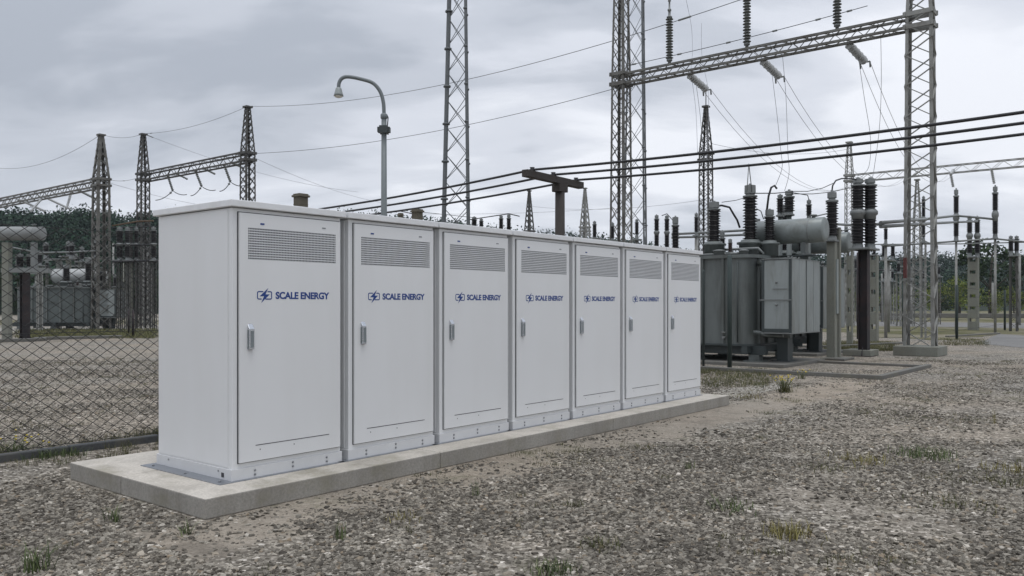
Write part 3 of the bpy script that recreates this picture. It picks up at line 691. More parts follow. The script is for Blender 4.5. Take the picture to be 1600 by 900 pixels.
for px, px3, lab in ((1072, 1343, 'left'), (1187, 1420, 'middle'), (1322, 1490, 'right')):
    a = beam_at(px)+tdir*0.25; a.z = 10.38; b = a+tdir*1.0+Vector((0, 0, -0.42))-sdir*0.25
    o = thing('insulator_string', f'pale ribbed insulator string slung under the gantry beam, {lab} of three', 'insulator', a, 0, 'insulator strings under the gantry beam')
    m = MB(); dd = (b-a); porc(m, (0, 0, 0), 0, dd.length, 0.15, 12, 0.11, 0.42, axis=tuple(dd.normalized())); m.v = [tuple(Vector(v)) for v in m.v]; m.build('sheds', M_porcl, o)
    m = MB(); q = dd
    m.tube([q-sdir*.16, q+sdir*.16], 0.03, 6)
    for s_ in (-1, 1): m.tube([q+sdir*.16*s_, q+sdir*.16*s_+Vector((0.02, 0.02, -.2))], 0.03, 6)
    m.build('yoke', M_cap, o)
    e3 = g3_at(px3)-tdir*0.9; e3.z = 10.2
    for s_, nm in ((-1, 'near'), (1, 'far')):
        A = b+sdir*.16*s_; B = e3+sdir*.16*s_
        wire(f'{nm} conductor of the pair leaving the {lab} insulator string under the gantry beam', sag(A, B, 1.9), 0.009, M_wiref, 'overhead_conductor')
    ends.append(b)
    o = thing('insulator_string', f'small far pale string holding the {lab} conductor pair to the thin far gantry', 'insulator', e3, 0, 'far strings under the thin gantry')
    m = MB(); m.lathe((0, 0, 0), [(0.05, 0), (0.1, 0.04), (0.1, .9), (0.04, .98)], 8, True, tuple((tdir*0.9+Vector((0, 0, 0.4))).normalized())); m.build('sheds', M_porcl, o)
for px, lab in ((1485, 'left'), (1549, 'right')):
    p = g3_at(px); p.z = 10.45
    o = thing('insulator_string', f'pale string hanging from the thin far gantry, {lab} one beside the right tower', 'insulator', p, 0, 'hanging strings on the thin gantry')
    m = MB(); porc(m, (0, 0, 0), 0, 1.0, 0.11, 8, 0.12, 0.6, axis=(0.25, 0.1, -1)); m.build('sheds', M_porcl, o)
# droppers
def dropper(label, P, r=0.008, mt=None):
    Q = [W(*a) for a in P]; out = []
    for i in range(len(Q)-1):
        p0, p1, p2, p3 = Q[max(i-1, 0)], Q[i], Q[i+1], Q[min(i+2, len(Q)-1)]
        for k in range(6):
            t = k/6; out.append(0.5*((2*p1)+(p2-p0)*t+(2*p0-5*p1+4*p2-p3)*t*t+(3*p1-p0-3*p2+p3)*t*t*t))
    out.append(Q[-1]); return wire(label, out, r, mt or M_wire, 'dropper_wire', 'wire')
dropper('thin lead falling from the middle string to the bent bushing lead', [(1206, 30.3, 114), (1213, 29, 170), (1220, 27, 235), (1222, 25, 262), (1211, 23.6, 292)])
dropper('thin lead falling beside it to the big bushing behind the tank', [(1222, 30, 80), (1228, 29, 150), (1231, 27, 235), (1233, 26, 270), (1226, 25, 298)])
dropper('thin lead falling from the right string past the three cables', [(1341, 28.3, 88), (1350, 28, 150), (1360, 28, 215), (1357, 27, 262), (1340, 26, 275)])
dropper('thin lead hanging from the right end of the gantry beam', [(1376, 27.9, 48), (1377, 27.5, 130), (1374, 27, 200), (1366, 26.4, 262), (1362, 26, 282)])
dropper('short lead falling from the left string', [(1088, 32.2, 134), (1094, 31, 180), (1098, 30, 230), (1105, 28, 275), (1116, 24, 318)])
dropper('faint lead curving down over the left end of the gantry beam', [(1070, 33, -10), (1080, 33, 40), (1082, 32.5, 80), (1080, 32, 112), (1087, 31, 170), (1090, 29, 240)], 0.008, M_wiref)
dropper('faint lead in front of the left end of the beam', [(1096, 33, 36), (1097, 32.5, 90), (1107, 31.5, 150), (1104, 30, 260)], 0.008, M_wiref)
# earth wires between the towers
topA = TA+Vector((0, 0, 13.1)); topB = TA+sdir*12.2+Vector((0, 0, 13.1)); topC = TCc+Vector((0, 0, 12.3))
wire('upper long wire rising from the left gantry peak to the top of the sky', sag(topA, W(1165, 25, -3), 0.9, 24), 0.012, M_wire, fit=[(0, .1), (22, .2)])
wire('lower long wire from the left gantry beam to the tower behind the cabinets', sag(TA+Vector((0, 0, 10.35)), LT+Vector((0, 0, 10.35)), 0.55, 24), 0.013, M_wire)
wire('thin wire joining the two peaks of the left gantry', sag(topA, topB, 0.35), 0.011, fit=[(0, .1), (14, .5)])
wire('thin wire from the thick left tower to the next peak', sag(topC, topB, 0.25), 0.011, fit=[(0, .2), (14, .5)])
wire('thin wire falling from the thick left tower to the left edge', sag(topC, TCc+sdir*19+Vector((0, 0, 12.3)), 0.9), 0.012, fit=[(0, .1)])
wire('faint wire from the middle peak across to the far right of the left gantry', sag(topB, W(560, 75, 300), 0.6), 0.012, M_wiref, fit=[(0, .2)])
wire('faint wire sloping down right from the left gantry beam', sag(TA+Vector((0, 0, 10.3)), W(620, 80, 320), 0.5), 0.012, M_wiref)
wire('faint low wire behind the thick left tower', sag(TCc+Vector((0, 0, 9.4)), W(420, 80, 330), 0.5), 0.012, M_wiref)
wire('thin wire between the thick left tower and the left gantry beam', sag(TCc+Vector((0, 0, 9.6)), topB+Vector((0, 0, -2.8)), 0.3), 0.011, fit=[(8, .2)])
wire('thin wire stretched just above the big gantry beam', sag(LT+Vector((0, 0, 11.15)), RT+Vector((0, 0, 11.45))+sdir*1.6, 0.08, 20), 0.013, M_cable, fit=[(1, .1), (5, .3), (9, .5), (13, .2), (16, .4), (18, .6)])
wire('faint wire crossing low behind the T shaped pole', sag(W(640, 70, 334), W(960, 70, 325), 0.2), 0.013, M_wiref)
wire('faint wire from the small far towers to the big tower', sag(W(827, 83, 322), W(1100, 60, 312), 0.5), 0.013, M_wiref)
wire('faint wire from the peaked dark tower to the far right', sag(W(1110, 48, 224), W(1330, 59, 232), 0.5), 0.012, M_wiref)

# strings and jumpers under the left gantry
for i, (px, py, qx, qy) in enumerate(((262, 274, 270, 298), (305, 266, 315, 291), (350, 257, 360, 284))):
    Y = 56-i*2.6; a, b = W(px, Y, py), W(qx, Y, qy); lab = ('left', 'middle', 'right')[i]
    o = thing('insulator_string', f'grey string hanging steeply under the left gantry beam, {lab} one', 'insulator', a, 0, 'hanging strings under the left gantry')
    m = MB(); porc(m, (0, 0, 0), 0, (b-a).length, 0.10, 8, 0.12, 0.6, axis=tuple((b-a).normalized())); m.build('sheds', M_cap, o)
    a2, b2 = W(px+11, Y, py-4), W(px+31, Y+1, py+6)
    o = thing('insulator_string', f'slanted string stretching right under the left gantry beam, {lab} of three', 'insulator', a2, 0, 'slanted strings under the left gantry')
    m = MB(); porc(m, (0, 0, 0), 0, (b2-a2).length, 0.08, 8, 0.12, 0.6, axis=tuple((b2-a2).normalized())); m.build('sheds', M_cap, o)
    c = W(qx-27 if i == 0 else qx-17, Y, qy+15); dd = W(qx+22, Y, qy+6)
    wire(f'dark loop of jumper wire below the {lab} hanging string of the left gantry', [*sag(c, b, 0.15, 5), *sag(b, dd, 0.12, 5)[1:]], 0.026, M_cable, 'jumper_wire', fit=[(4, .2)])
for i, (px, py, qx, qy) in enumerate(((30, 312, 70, 330), (66, 306, 108, 326), (120, 296, 148, 310), (112, 298, 104, 326), (64, 312, 48, 330))):
    Y = 60-i*1.2; a, b = W(px, Y, py), W(qx, Y-1, qy)
    o = thing('insulator_string', ('pale string slanting from the leftmost end of the thick gantry beam', 'long pale string slanting below the thick gantry beam', 'grey string slanting down to the thick left tower',
        'short pale string hanging steeply left of the thick tower', 'short pale string hanging back under the thick gantry beam')[i], 'insulator', a)
    m = MB(); porc(m, (0, 0, 0), 0, (b-a).length, 0.09, 8, 0.12, 0.6, axis=tuple((b-a).normalized())); m.build('sheds', M_porcl if i != 2 else M_cap, o)

# ---- T shaped pole with three thick cables
def tpole(label, s_off):
    A = Vector((0.34, 22, 0))+sdir*s_off; B = Vector((2.03, 24.35, 0))+sdir*s_off; C = A.lerp(B, 0.60); z = 5.1
    o = thing('cable_pole', label, 'pole', (C.x, C.y, 0), TH)
    la, lb = loc_xy(C, A), loc_xy(C, B)
    m = MB(); m.lathe((0, 0, 0), [(0.155, 0), (0.135, z-0.18)], 12); m.build('pole', M_brown, o)
    m = MB(); m.bar((la.x, la.y, z), (lb.x, lb.y, z), 0.2, 0.19); m.box(-0.2, 0.2, -0.14, 0.14, z-0.32, z-0.10); m.build('crossarm', M_brown, o, 0.01)
    for f_ in (0.12, 0.48, 0.9):
        q = la.lerp(lb, f_); m = MB(); m.lathe((q.x, q.y, z+0.095), [(0.07, 0), (0.09, 0.03), (0.05, 0.06), (0.07, 0.1)], 10); m.build('cable_clamp', M_cable, o)
    return A, B
A, B = tpole('weathered brown T shaped pole holding three thick black cables', 0)
A2, B2 = tpole('second brown T shaped pole hidden behind the nearest cabinet', 17)
A3, B3 = tpole('third brown T shaped pole beyond the right edge', -17)
for f_, lab in ((0.12, 'top'), (0.48, 'middle'), (0.9, 'lowest')):
    p = A.lerp(B, f_)+Vector((0, 0, 5.23)); p2 = A2.lerp(B2, f_)+Vector((0, 0, 4.9)); p3 = A3.lerp(B3, f_)+Vector((0, 0, 5.3))
    wire(f'thick black cable crossing the picture on the T shaped pole, {lab} of three', sag(p2, p, 0.22)+sag(p, p3, 0.18)[1:], 0.033, M_cable, 'power_cable', 'cable', 'thick cables on the T pole', 8)

# ---- street lamp
Yl = 20; o = thing('street_lamp', 'grey street lamp with curved arm standing behind the second cabinet', 'street lamp', (XH(600, Yl), Yl, 0))
zt = ZH(178, Yl); m = MB(); m.lathe((0, 0, 0), [(0.09, 0), (0.062, zt)], 12); m.lathe((0, 0, zt-0.12), [(0.07, 0), (0.085, 0.02), (0.085, 0.1), (0.05, 0.14)], 12); m.build('pole', M_lamp, o)
P = [(600, 178), (599, 160), (594, 143), (583, 130), (566, 124), (545, 120), (535, 122), (530, 129), (529, 138)]
Q = []
for i in range(len(P)-1):
    p0, p1, p2, p3 = (Vector(P[max(0, min(len(P)-1, i+d))]) for d in (-1, 0, 1, 2))
    for k in range(5):
        t_ = k/5; Q.append(0.5*((2*p1)+(p2-p0)*t_+(2*p0-5*p1+4*p2-p3)*t_*t_+(3*p1-p0-3*p2+p3)*t_**3))
Q.append(Vector(P[-1]))
m = MB(); m.tube([(XH(q[0], Yl)-XH(600, Yl), 0, ZH(q[1], Yl)) for q in Q], 0.045, 12); m.build('arm', M_lamp, o)
hx = XH(529, Yl)-XH(600, Yl); hz = ZH(150, Yl); m = MB(); m.lathe((hx, 0, hz), [(0.12, 0), (0.105, 0.05), (0.075, 0.17), (0.06, 0.2)], 12); hd = m.build('lamp_head', M_rad, o)
m = MB(); m.lathe((hx, 0, hz-0.045), [(0.03, 0), (0.09, 0.02), (0.1, 0.045)], 12); m.build('lens', M_lampg, hd)
zc = ZH(203, Yl); m = MB(); m.box(-0.15, 0.15, -0.09, 0.09, zc-0.06, zc+0.06); m.box(-0.1, 0.1, -0.12, 0.12, zc-0.09, zc+0.09); m.tube([(0.08, 0.0, zc+0.06), (0.1, 0, zc+0.3), (0.07, 0, zt-0.02)], 0.014, 6); m.build('clamp', M_trafod, o)

# ------------------------------------------------------------------ transformer
def bushing(root, x, y, z0, zp0, zp1, zt, r, mt=M_porc, tr=None, n=16):
    """turret z0..zp0, porcelain zp0..zp1, metal head to zt"""
    tr = tr or r*1.45
    b = MB(); b.lathe((x, y, z0), [(tr, 0), (tr, (zp0-z0)*0.72), (tr*1.2, (zp0-z0)*0.74), (tr*1.2, (zp0-z0)*0.86), (tr*0.85, (zp0-z0)*0.9), (tr*0.8, zp0-z0)], 16); bo = b.build('bushing', M_trafo, root)
    b = MB(); porc(b, (x, y, 0), zp0, zp1, r, n, r*0.36, 0.66); b.build('sheds', mt, bo)
    h = zt-zp1; b = MB(); b.lathe((x, y, zp1), [(r*0.95, 0), (r*0.95, h*0.1), (r*0.6, h*0.14), (r*0.6, h*0.22), (r*0.74, h*0.25), (r*0.72, h*0.86), (r*0.35, h*0.9), (r*0.2, h*.92), (r*0.18, h)], 14, False); b.build('head', M_cap, bo)
    return bo
def make_transformer():
    T = thing('power_transformer', '', 'transformer', (0, 0, 0), TH)
    tw, td, z0, z1 = 2.35, 3.4, 0.55, 2.86
    # tank with rounded corners
    def rbox(m, x0, x1, y0, y1, za, zb, c, n=4, smooth=False):
        pts = []
        for (cx, cy, a0) in ((x1-c, y1-c, 0), (x0+c, y1-c, 90), (x0+c, y0+c, 180), (x1-c, y0+c, 270)):
            for k in range(n+1):
                a = R(a0+90*k/n); pts.append((cx+c*math.cos(a), cy+c*math.sin(a)))
        k = len(pts); vs = [(x, y, za) for x, y in pts]+[(x, y, zb) for x, y in pts]
        m.add(vs, [tuple(range(k))[::-1], tuple(range(k, 2*k))]); m.add(vs, [(i, (i+1) % k, k+(i+1) % k, k+i) for i in range(k)], True)
    m = MB(); rbox(m, 0, tw, 0, td, z0, z1, 0.42); m.build('tank', M_trafo, T)
    m = MB(); rbox(m, -0.09, tw+0.09, -0.09, td+0.09, z1, z1+0.09, 0.5); m.build('cover', M_trafo, T)
    m = MB(); rbox(m, -0.1, tw+0.1, -0.1, td+0.1, z0-0.05, z0, 0.45); m.build('base_flange', M_trafod, T)
    m = MB()
    for y in (0.75, 1.35, 1.95, 2.6): m.box(-0.07, 0.0, y-0.03, y+0.03, z0, z1)
    for x in (0.5, 1.1, 1.7): m.box(x-0.03, x+0.03, -0.07, 0, z0, z1)
    m.box(-0.05, 0.0, 1.38, 1.92, 1.9, 1.93); m.build('stiffeners', M_trafo, T)
    m = MB()
    for x in (0.25, tw-0.25): m.box(x-0.1, x+0.1, -0.35, td+0.2, 0.27, z0-0.052)
    for y in (0.1, 1.6, 3.1): m.box(-0.15, tw+0.15, y-0.08, y+0.08, 0.31, z0-0.055)
    m.build('base_frame', M_trafod, T)
    for x, y in ((0.25, -0.05), (tw-0.25, -0.05), (0.25, 1.7), (tw-0.25, 1.7), (0.25, td-0.2), (tw-0.25, td-0.2)):
        m = MB(); m.box(x-0.14, x+0.14, y-0.14, y+0.14, 0.12, 0.265); m.box(x-0.24, x+0.24, y-0.24, y+0.24, 0.085, 0.118); m.build('foot', M_trafo, T)
    # drain valve
    m = MB(); m.tube([(-0.02, 0.7, 0.72), (-0.16, 0.7, 0.72)], 0.035, 8); m.lathe((-0.12, 0.7, 0.76), [(0.02, 0), (0.02, 0.08), (0.06, 0.09), (0.06, 0.11)], 8); m.build('valve', M_cap, T)
    # radiator: banks of plates
    def radiator(x0, x1, y0, y1, za, zb):
        rd = MB(); rd.box(x0, x0+0.03, y0+0.02, y1-0.02, za+0.03, zb-0.03)
        rad = rd.build('radiator', M_rad, T)
        f_ = MB(); n = 4; gaps = [0.02, 0.10, 0.02]; wdt = (x1-x0-0.04-sum(gaps))/n; x = x0+0.04
        for i in range(n):
            for k in range(6):  # pressed plates in each bank
                xa = x+wdt*k/6; f_.box(xa+0.004, xa+wdt/6-0.004, y0, y1, za, zb)
            f_.box(x, x+wdt-0.001, y0+0.008, y1-0.01, za+0.01, zb-0.01)
            x += wdt+(gaps[i] if i < 3 else 0)
        f_.build('fins', M_rad, rad)
        e = MB(); e.box(x0-0.012, x0+0.0, y0, y0+0.07, za, zb); e.box(x0-0.012, x0, y1-0.07, y1, za, zb); e.box(x0-0.014, x0, y0+.07, y1-.07, za+0.02, za+0.10); e.build('edge_channels', M_trafod, rad)
        e = MB(); e.box(x0-0.03, x0-0.015, y0-0.03, y1+0.06, za+0.83, za+0.86); e.box(x0-0.03, x0-0.015, y0+.1, y1-.3, za+1.12, za+1.14)
        e.box(x0-0.02, x1+0.01, y0-0.012, y1, zb, zb+0.022); e.box(x0-0.02, x1+0.01, y0-0.012, y1, za-0.03, za)
        for z in (za+0.72, za+1.3): e.lathe((x0, (y0+y1)/2, z), [(0.03, 0), (0.03, 0.03), (0.015, 0.05)], 8, True, (-1, 0, 0))
        for k in range(4): e.tube([(x0+.15+k*.25, y0+.15, zb+.02), (x0+.15+k*.25, y0+.15, zb+.07), (x0+.25+k*.25, y0+.15, zb+.07)], 0.012, 6)
        e.build('straps', M_cap, rad)
        h = MB(); h.tube([(x0+.5, y1-0.3, zb-0.06), (x0+.5, y1+0.3, zb-0.06)], 0.07, 10); h.tube([(x0+.2, y1-0.5, za-0.08), (x0+.2, y1+0.02, za-.08), (x0+.2, y1+.1, za-.02), (x0+.2, y1+.3, za)], 0.05, 10)
        h.tube([(x0+.75, y1-0.5, za-0.09), (x0+.75, y1+0.25, za-.09)], 0.08, 10); h.build('header_pipe', M_trafo, rad)
        return rad
    radiator(-0.10, 2.0, -1.15, -0.36, 0.88, 2.78)
    # radiator support leg below
    m = MB(); m.box(0.7, 1.05, -0.75, -0.45, 0.1, 0.78); m.box(0.6, 1.15, -0.85, -0.35, 0.085, 0.1); m.build('support_leg', M_trafod, T)
    # conservator
    xc, zc_, rc = 1.95, 3.66, 0.345
    m = MB(); m.lathe((xc, -1.32, zc_), [(0.02, -0.03), (rc*0.6, -0.025), (rc*0.92, -0.008), (rc, 0.02), (rc, 2.05), (rc*0.9, 2.1), (0.05, 2.14)], 32, True, (0, 1, 0)); co = m.build('conservator', M_cons, T)
    for y in (-0.95, 0.75): MB().lathe((xc, y, zc_), [(rc+0.006, 0), (rc+0.006, 0.035)], 32, False, (0, 1, 0)).build('band', M_cap, co)
    m = MB(); m.lathe((xc, -1.0, zc_+rc-0.02), [(0.05, 0), (0.05, 0.06), (0.1, 0.07), (0.1, 0.1), (0.05, 0.11)], 12); m.tube([(xc, -1.05, zc_+rc+.03), (xc, -1.2, zc_+rc+.06), (xc+.1, -1.35, zc_+rc+.1)], 0.018, 6)
    m.build('filler_pipe', M_cap, co); m = MB()
    for dx in (-0.06, 0.06):
        m.tube([(xc-rc*0.72+dx*0, 0.12+dx, zc_+rc*0.72), (xc-rc-0.03, 0.12+dx, zc_), (xc-rc-0.03, 0.12+dx, zc_-rc-.1)], 0.012, 6)
    for k in range(5): m.tube([(xc-rc-0.02, 0.06, zc_-.3+k*.12), (xc-rc-0.02, 0.18, zc_-.3+k*.12)], 0.009, 5)
    m.build('ladder', M_cap, co)
    for y in (-0.75, 0.55):
        m = MB(); m.box(xc-0.12, xc+0.12, y-0.07, y+0.07, 3.02, zc_-rc+0.06); m.box(xc-.3, xc+.3, y-.06, y+.06, 2.98, 3.03); m.build('conservator_bracket', M_trafo, T)
    m = MB()
    for x in (1.7, 2.2): m.box(x-0.05, x+0.05, -1.15, 1.3, 2.952, 2.978)
    m.build('conservator_rails', M_trafod, T)
    # bushings
    bushing(T, 1.2, 0.51, 2.95, 3.42, 4.62, 5.0, 0.21)
    bushing(T, 0.6, 1.31, 2.95, 3.37, 4.26, 4.52, 0.19)
    bushing(T, 1.33, -0.0, 2.95, 3.38, 4.03, 4.27, 0.16)
    bushing(T, 0.75, 2.6, 2.95, 3.25, 3.9, 4.2, 0.12)
    bushing(T, 0.42, 0.75, 2.95, 3.05, 3.3, 3.42, 0.07, M_porcb, 0.13)
    # lid clutter: pipes, boxes, lids
    m = MB(); m.tube([(0.3, 0.2, 3.0), (0.3, 3.1, 3.0)], 0.03, 8); m.tube([(0.8, -0.05, 2.98), (0.8, 0.1, 3.15), (0.8, 1.6, 3.15), (1.1, 1.8, 3.4)], 0.035, 8)
    for x, y, r_, h in ((0.28, 0.3, .12, .1), (0.25, 1.0, .15, .12), (1.0, 0.3, .13, .16), (1.8, 0.3, .1, .2), (0.3, 1.9, .14, .1), (1.9, 1.6, .12, .15)): m.lathe((x, y, 2.95), [(r_, 0), (r_, h), (r_*1.15, h), (r_*1.15, h+.03), (r_*.5, h+.05)], 12)
    m.box(1.25, 1.6, 0.05, 0.3, 2.95, 3.12); m.box(0.1, 0.3, 2.3, 2.6, 2.95, 3.15)
    m.build('cover_fittings', M_cap, T)
    # control box + conduit on the near face
    m = MB(); m.box(-0.06, -0.002, 2.3, 2.35, 0.7, 2.7); m.tube([(-0.05, 0.33, 0.6), (-0.05, 0.33, 2.75)], 0.018, 6); m.build('conduit', M_trafod, T)
    return T
TR = make_transformer()
CT0 = Vector((XH(1172, 22.0), 22.0, 0))
TR.location = CT0; tag(TR, 'big grey green transformer with ribbed radiator and long tank, right behind the cabinets', 'transformer', 'grey transformers')
T2 = copy_tree(TR); T2.location = CT0+tdir*5.2+sdir*0.95; tag(T2, 'second grey transformer partly hidden behind the pale concrete pole')
T3 = copy_tree(TR); p = W(152, 50, 0); T3.location = (XH(142, 52), 52, 0); T3.rotation_euler = (0, 0, TH+R(40)); T3.scale = (1.0, 1.4, 0.92); tag(T3, 'far left transformer seen through the chain link fence between the concrete post and thick tower')
for ch in T3.children:
    if ch.name.split('.')[0] == 'tank': ch.data = ch.data.copy(); ch.data.materials[0] = mat('dark_weathered_tank', (0.085, 0.10, 0.097), 0.5, 0.05, 0.4, 3)
    if ch.name.startswith('conservator.') or ch.name == 'conservator':
        ch.data = ch.data.copy(); ch.data.materials[0] = mat('pale_far_tank', (0.42, 0.43, 0.42), 0.5, 0.1, 0.2, 2.2); ch.scale = (1.5, 1.1, 1.5); ch.location = (-0.97, 1.5, -1.72)
for (P0, lab) in ((CT0, 'low concrete plinth under the big transformer'), (CT0+tdir*5.2+sdir*.95, 'low concrete plinth under the second transformer')):
    m = MB(); m.box(-0.5, 2.6, -1.1, 3.8, 0, 0.085); o = m.build('concrete_plinth', M_conck, bevel=0.01); o.location = P0; o.rotation_euler = (0, 0, TH); tag(o, lab, 'plinth')
# kerb frame of the oil pit
m = MB()
k0, k1, s0, s1 = 14.95, 19.3, -1.0, 4.6
m.box(k0-0.07, k0+0.07, s0, s1, 0, 0.09); m.box(k0+0.07, k1+.07, s0, s0+0.14, 0, 0.085); m.box(k1-0.07, k1+0.07, s0+0.14, s1, 0, 0.06)
o = m.build('pit_kerb', M_conck, bevel=0.01); o.location = G(0, 0); o.rotation_euler = (0, 0, TH); tag(o, 'low concrete kerb framing the gravel pit in front of the transformer', 'kerb')
# green end post of the fence
pp = gp(1140, 578); m = MB(); m.lathe((0, 0, 0), [(0.055, 0), (0.055, ZH(400, pp[1])), (0.02, ZH(400, pp[1])+.03)], 10); o = m.build('steel_post', M_green); o.location = (*pp, 0); tag(o, 'dark green steel post standing in front of the big transformer', 'post')

# ------------------------------------------------------------------ insulator stands
def stand(label, px, Y, tiers, base, col='concrete', cw=8, plat=None, rpx=6, cap=None, mt=None, twin=0, foot=True, name='insulator_stand', group=None, n=10, cat='insulator stand'):
    """tiers: (ytop, ybottom) of each porcelain; base: y where the column begins (top of column); twin: px offset of a second stack"""
    k = Y/F; o = thing(name, label, cat, (XH(px, Y), Y, 0), TH, group); zc = ZH(base, Y); r = rpx*k; wv = cw*k
    if col == 'concrete':
        m = MB()
        for i in range(2): m.box(-wv/2, wv/2, (-wv/2) if i == 0 else wv*0.28, (-wv*0.28) if i == 0 else wv/2, 0, zc)
        z = 0.0
        while z < zc:
            m.box(-wv/2+.004, wv/2-.004, -wv*0.28, wv*0.28, z, min(z+0.55, zc)); z += 0.75
        m.build('column', M_concp, o, 0.01)
    elif col == 'hbeam':
        m = MB(); m.box(-wv/2, wv/2, -wv/2, -wv/2+0.02, 0.02, zc); m.box(-wv/2, wv/2, wv/2-0.02, wv/2, 0.02, zc); m.box(-0.012, 0.012, -wv/2+.02, wv/2-.02, 0.02, zc)
        for s_ in (-1, 1): m.add([(s_*wv/2, -0.01, 0.02), (s_*wv, -0.01, 0.02), (s_*wv/2, -0.01, 0.3), (s_*wv/2, 0.01, 0.02), (s_*wv, 0.01, 0.02), (s_*wv/2, 0.01, 0.3)], [(0, 1, 2), (3, 5, 4), (0, 3, 4, 1), (1, 4, 5, 2), (2, 5, 3, 0)])
        m.box(-wv, wv, -wv, wv, 0, 0.02); m.build('column', M_hsteel, o)
    elif col == 'square':
        m = MB(); m.box(-wv/2, wv/2, -wv/2, wv/2, 0, zc); m.build('column', M_concp, o, 0.015)
    elif col == 'lattice':
        h = wv/2; m = MB()
        for sx in (-1, 1):
            for sy in (-1, 1): angle_leg(m, (sx*h, sy*h, 0), (sx*h, sy*h, zc), wv*0.2, sx, sy)
        lattice_faces(m, lambda z: h, lambda z: h, 0.1, zc, wv*0.1); m.build('column', M_galvl if mt is None else mt, o)
    else:
        m = MB(); m.lathe((0, 0, 0), [(wv/2, 0), (wv/2*.85, zc)], 10); m.build('column', M_trafo if group == 'insulators behind the transformer' else M_galvl, o)
    p = plat if plat else rpx*2.2; m = MB(); m.box(-p*k, p*k, -p*k*0.6, p*k*0.6, zc, zc+0.1*max(1, k*30)*0.6); m.build('platform', M_cap, o, 0.005)
    offs = [0] if not twin else [-twin/2, twin/2]
    for of in offs:
        # twin stacks stand side by side across the row
        dx = of*k; lx, ly = dx*ct, -dx*st
        zprev = zc
        for i, (yt, yb) in enumerate(sorted(tiers, key=lambda a: -a[1])):
            za, zb = ZH(yb, Y), ZH(yt, Y)
            m = MB(); m.lathe((lx, ly, zprev), [(r*0.8, 0), (r*0.8, (za-zprev)*0.3), (r*1.05 if i else r*.7, (za-zprev)*0.45), (r*1.05 if i else r*.7, (za-zprev)*0.7), (r*0.6, za-zprev)], n) if za > zprev+.005 else None
            if m.v: m.build('flange', M_cap, o)
            m = MB(); porc(m, (lx, ly, 0), za, zb, r, n, max(r*0.38, 0.05), 0.68); m.build('porcelain', mt if (mt and col != 'lattice') else M_porc, o); zprev = zb
        ct_ = ZH(cap, Y) if cap else zprev+r*1.2; h = ct_-zprev
        m = MB(); m.lathe((lx, ly, zprev), [(r*0.95, 0), (r*0.95, h*.15), (r*0.5, h*.22), (r*0.5, h*.3), (r*0.7, h*.34), (r*0.68, h*.8), (r*.25, h*.84), (r*.2, h)], n, False); m.build('terminal', M_cap, o)
    return o
# main right-hand equipment
stand('black steel column carrying a twin stack of dark ribbed insulators beside the lattice tower', 1350, 25.8, [(291, 325), (343, 380)], 391, 'hbeam', 14, plat=27, rpx=11, cap=277, twin=19, n=16)
pb = gp(1347, 556); footing('concrete_footing', 'square concrete block under the black steel column', (pb[0], pb[1]+.1), 0.85, 0.85, 0.2)
o = stand('pale concrete pole with one tall dark bushing beside the transformer tank', 1300, 24.2, [(316, 368)], 378, 'square', 13, plat=14, rpx=10, cap=297, n=16)
m = MB(); zc = ZH(355, 24.2); m.box(0.13, 0.27, -0.18, 0.0, 0.0, zc); m.build('pole_extension', M_concp, o, 0.01)
m = MB(); m.box(-0.05, 0.1, -0.16, 0.12, ZH(490, 24.2), ZH(405, 24.2)); m.build('grey_box', M_rad, o, 0.005)
pb = gp(1308, 562); footing('concrete_footing', 'thin dark slab under the pale concrete pole', pb, 0.95, 0.7, 0.07, M_conck)
G1 = 'insulator stands of the far switchyard'
stand('tall thin stack of two dark insulators just right of the big lattice tower', 1494, 46, [(308, 332), (350, 369)], 378, 'pole', 4, plat=8, rpx=4.5, cap=294, group=G1)
stand('tall thin stack of two dark insulators farthest right', 1555, 46, [(303, 328), (346, 365)], 374, 'pole', 4, plat=8, rpx=4.8, cap=289, group=G1)
stand('perforated concrete column with a double pair of dark insulators, right of the far green post', 1521, 52, [(345, 363), (376, 395)], 403, 'concrete', 14, plat=12, rpx=4.6, cap=337, twin=12, group=G1)
stand('brown lattice column with a pair of dark insulators near the right edge', 1584, 50, [(374, 392)], 401, 'lattice', 11, plat=11, rpx=4.2, cap=368, twin=9, mt=M_galvd, group=G1)
stand('small dark insulator on a thin stand between the black column and the lattice tower', 1384, 40, [(358, 374)], 384, 'pole', 5, plat=9, rpx=3.4, cap=353, group=G1)
stand('pair of small dark insulators low in front of the thin steel poles', 1388, 48, [(385, 400)], 408, 'pole', 5, plat=14, rpx=3.6, cap=380, twin=14, group=G1)
stand('pair of small dark insulators just left of the black column', 1328, 33, [(359, 378)], 386, 'concrete', 8, plat=13, rpx=3.6, cap=354, twin=11, group=G1)
stand('grey perforated concrete column behind the black steel column', 1366, 36, [(390, 398)], 400, 'concrete', 11, plat=9, rpx=3, cap=385, group=G1)
stand('dark double insulator hanging inside the big right tower', 1443, 40, [(312, 338), (344, 370)], 380, 'lattice', 7, plat=6, rpx=3.2, cap=306, group=G1)
stand('thin pale stand left of the big lattice tower', 1404, 62, [(412, 424)], 428, 'lattice', 7, plat=8, rpx=3, cap=408, group=G1)
# bushings standing behind the big transformer's tank
stand('large dark insulator just above the long tank of the transformer', 1233, 26.5, [(309, 331)], 337, 'pole', 9, plat=9, rpx=9, cap=296, group='insulators behind the transformer', n=14)
stand('narrow dark insulator left of the large one above the tank', 1219, 27, [(311, 332)], 339, 'pole', 8, plat=7, rpx=6, cap=303, group='insulators behind the transformer', n=12)
stand('slim dark insulator above the right half of the tank', 1264, 27.5, [(321, 337)], 345, 'pole', 7, plat=5, rpx=5, cap=311, group='insulators behind the transformer', n=12)
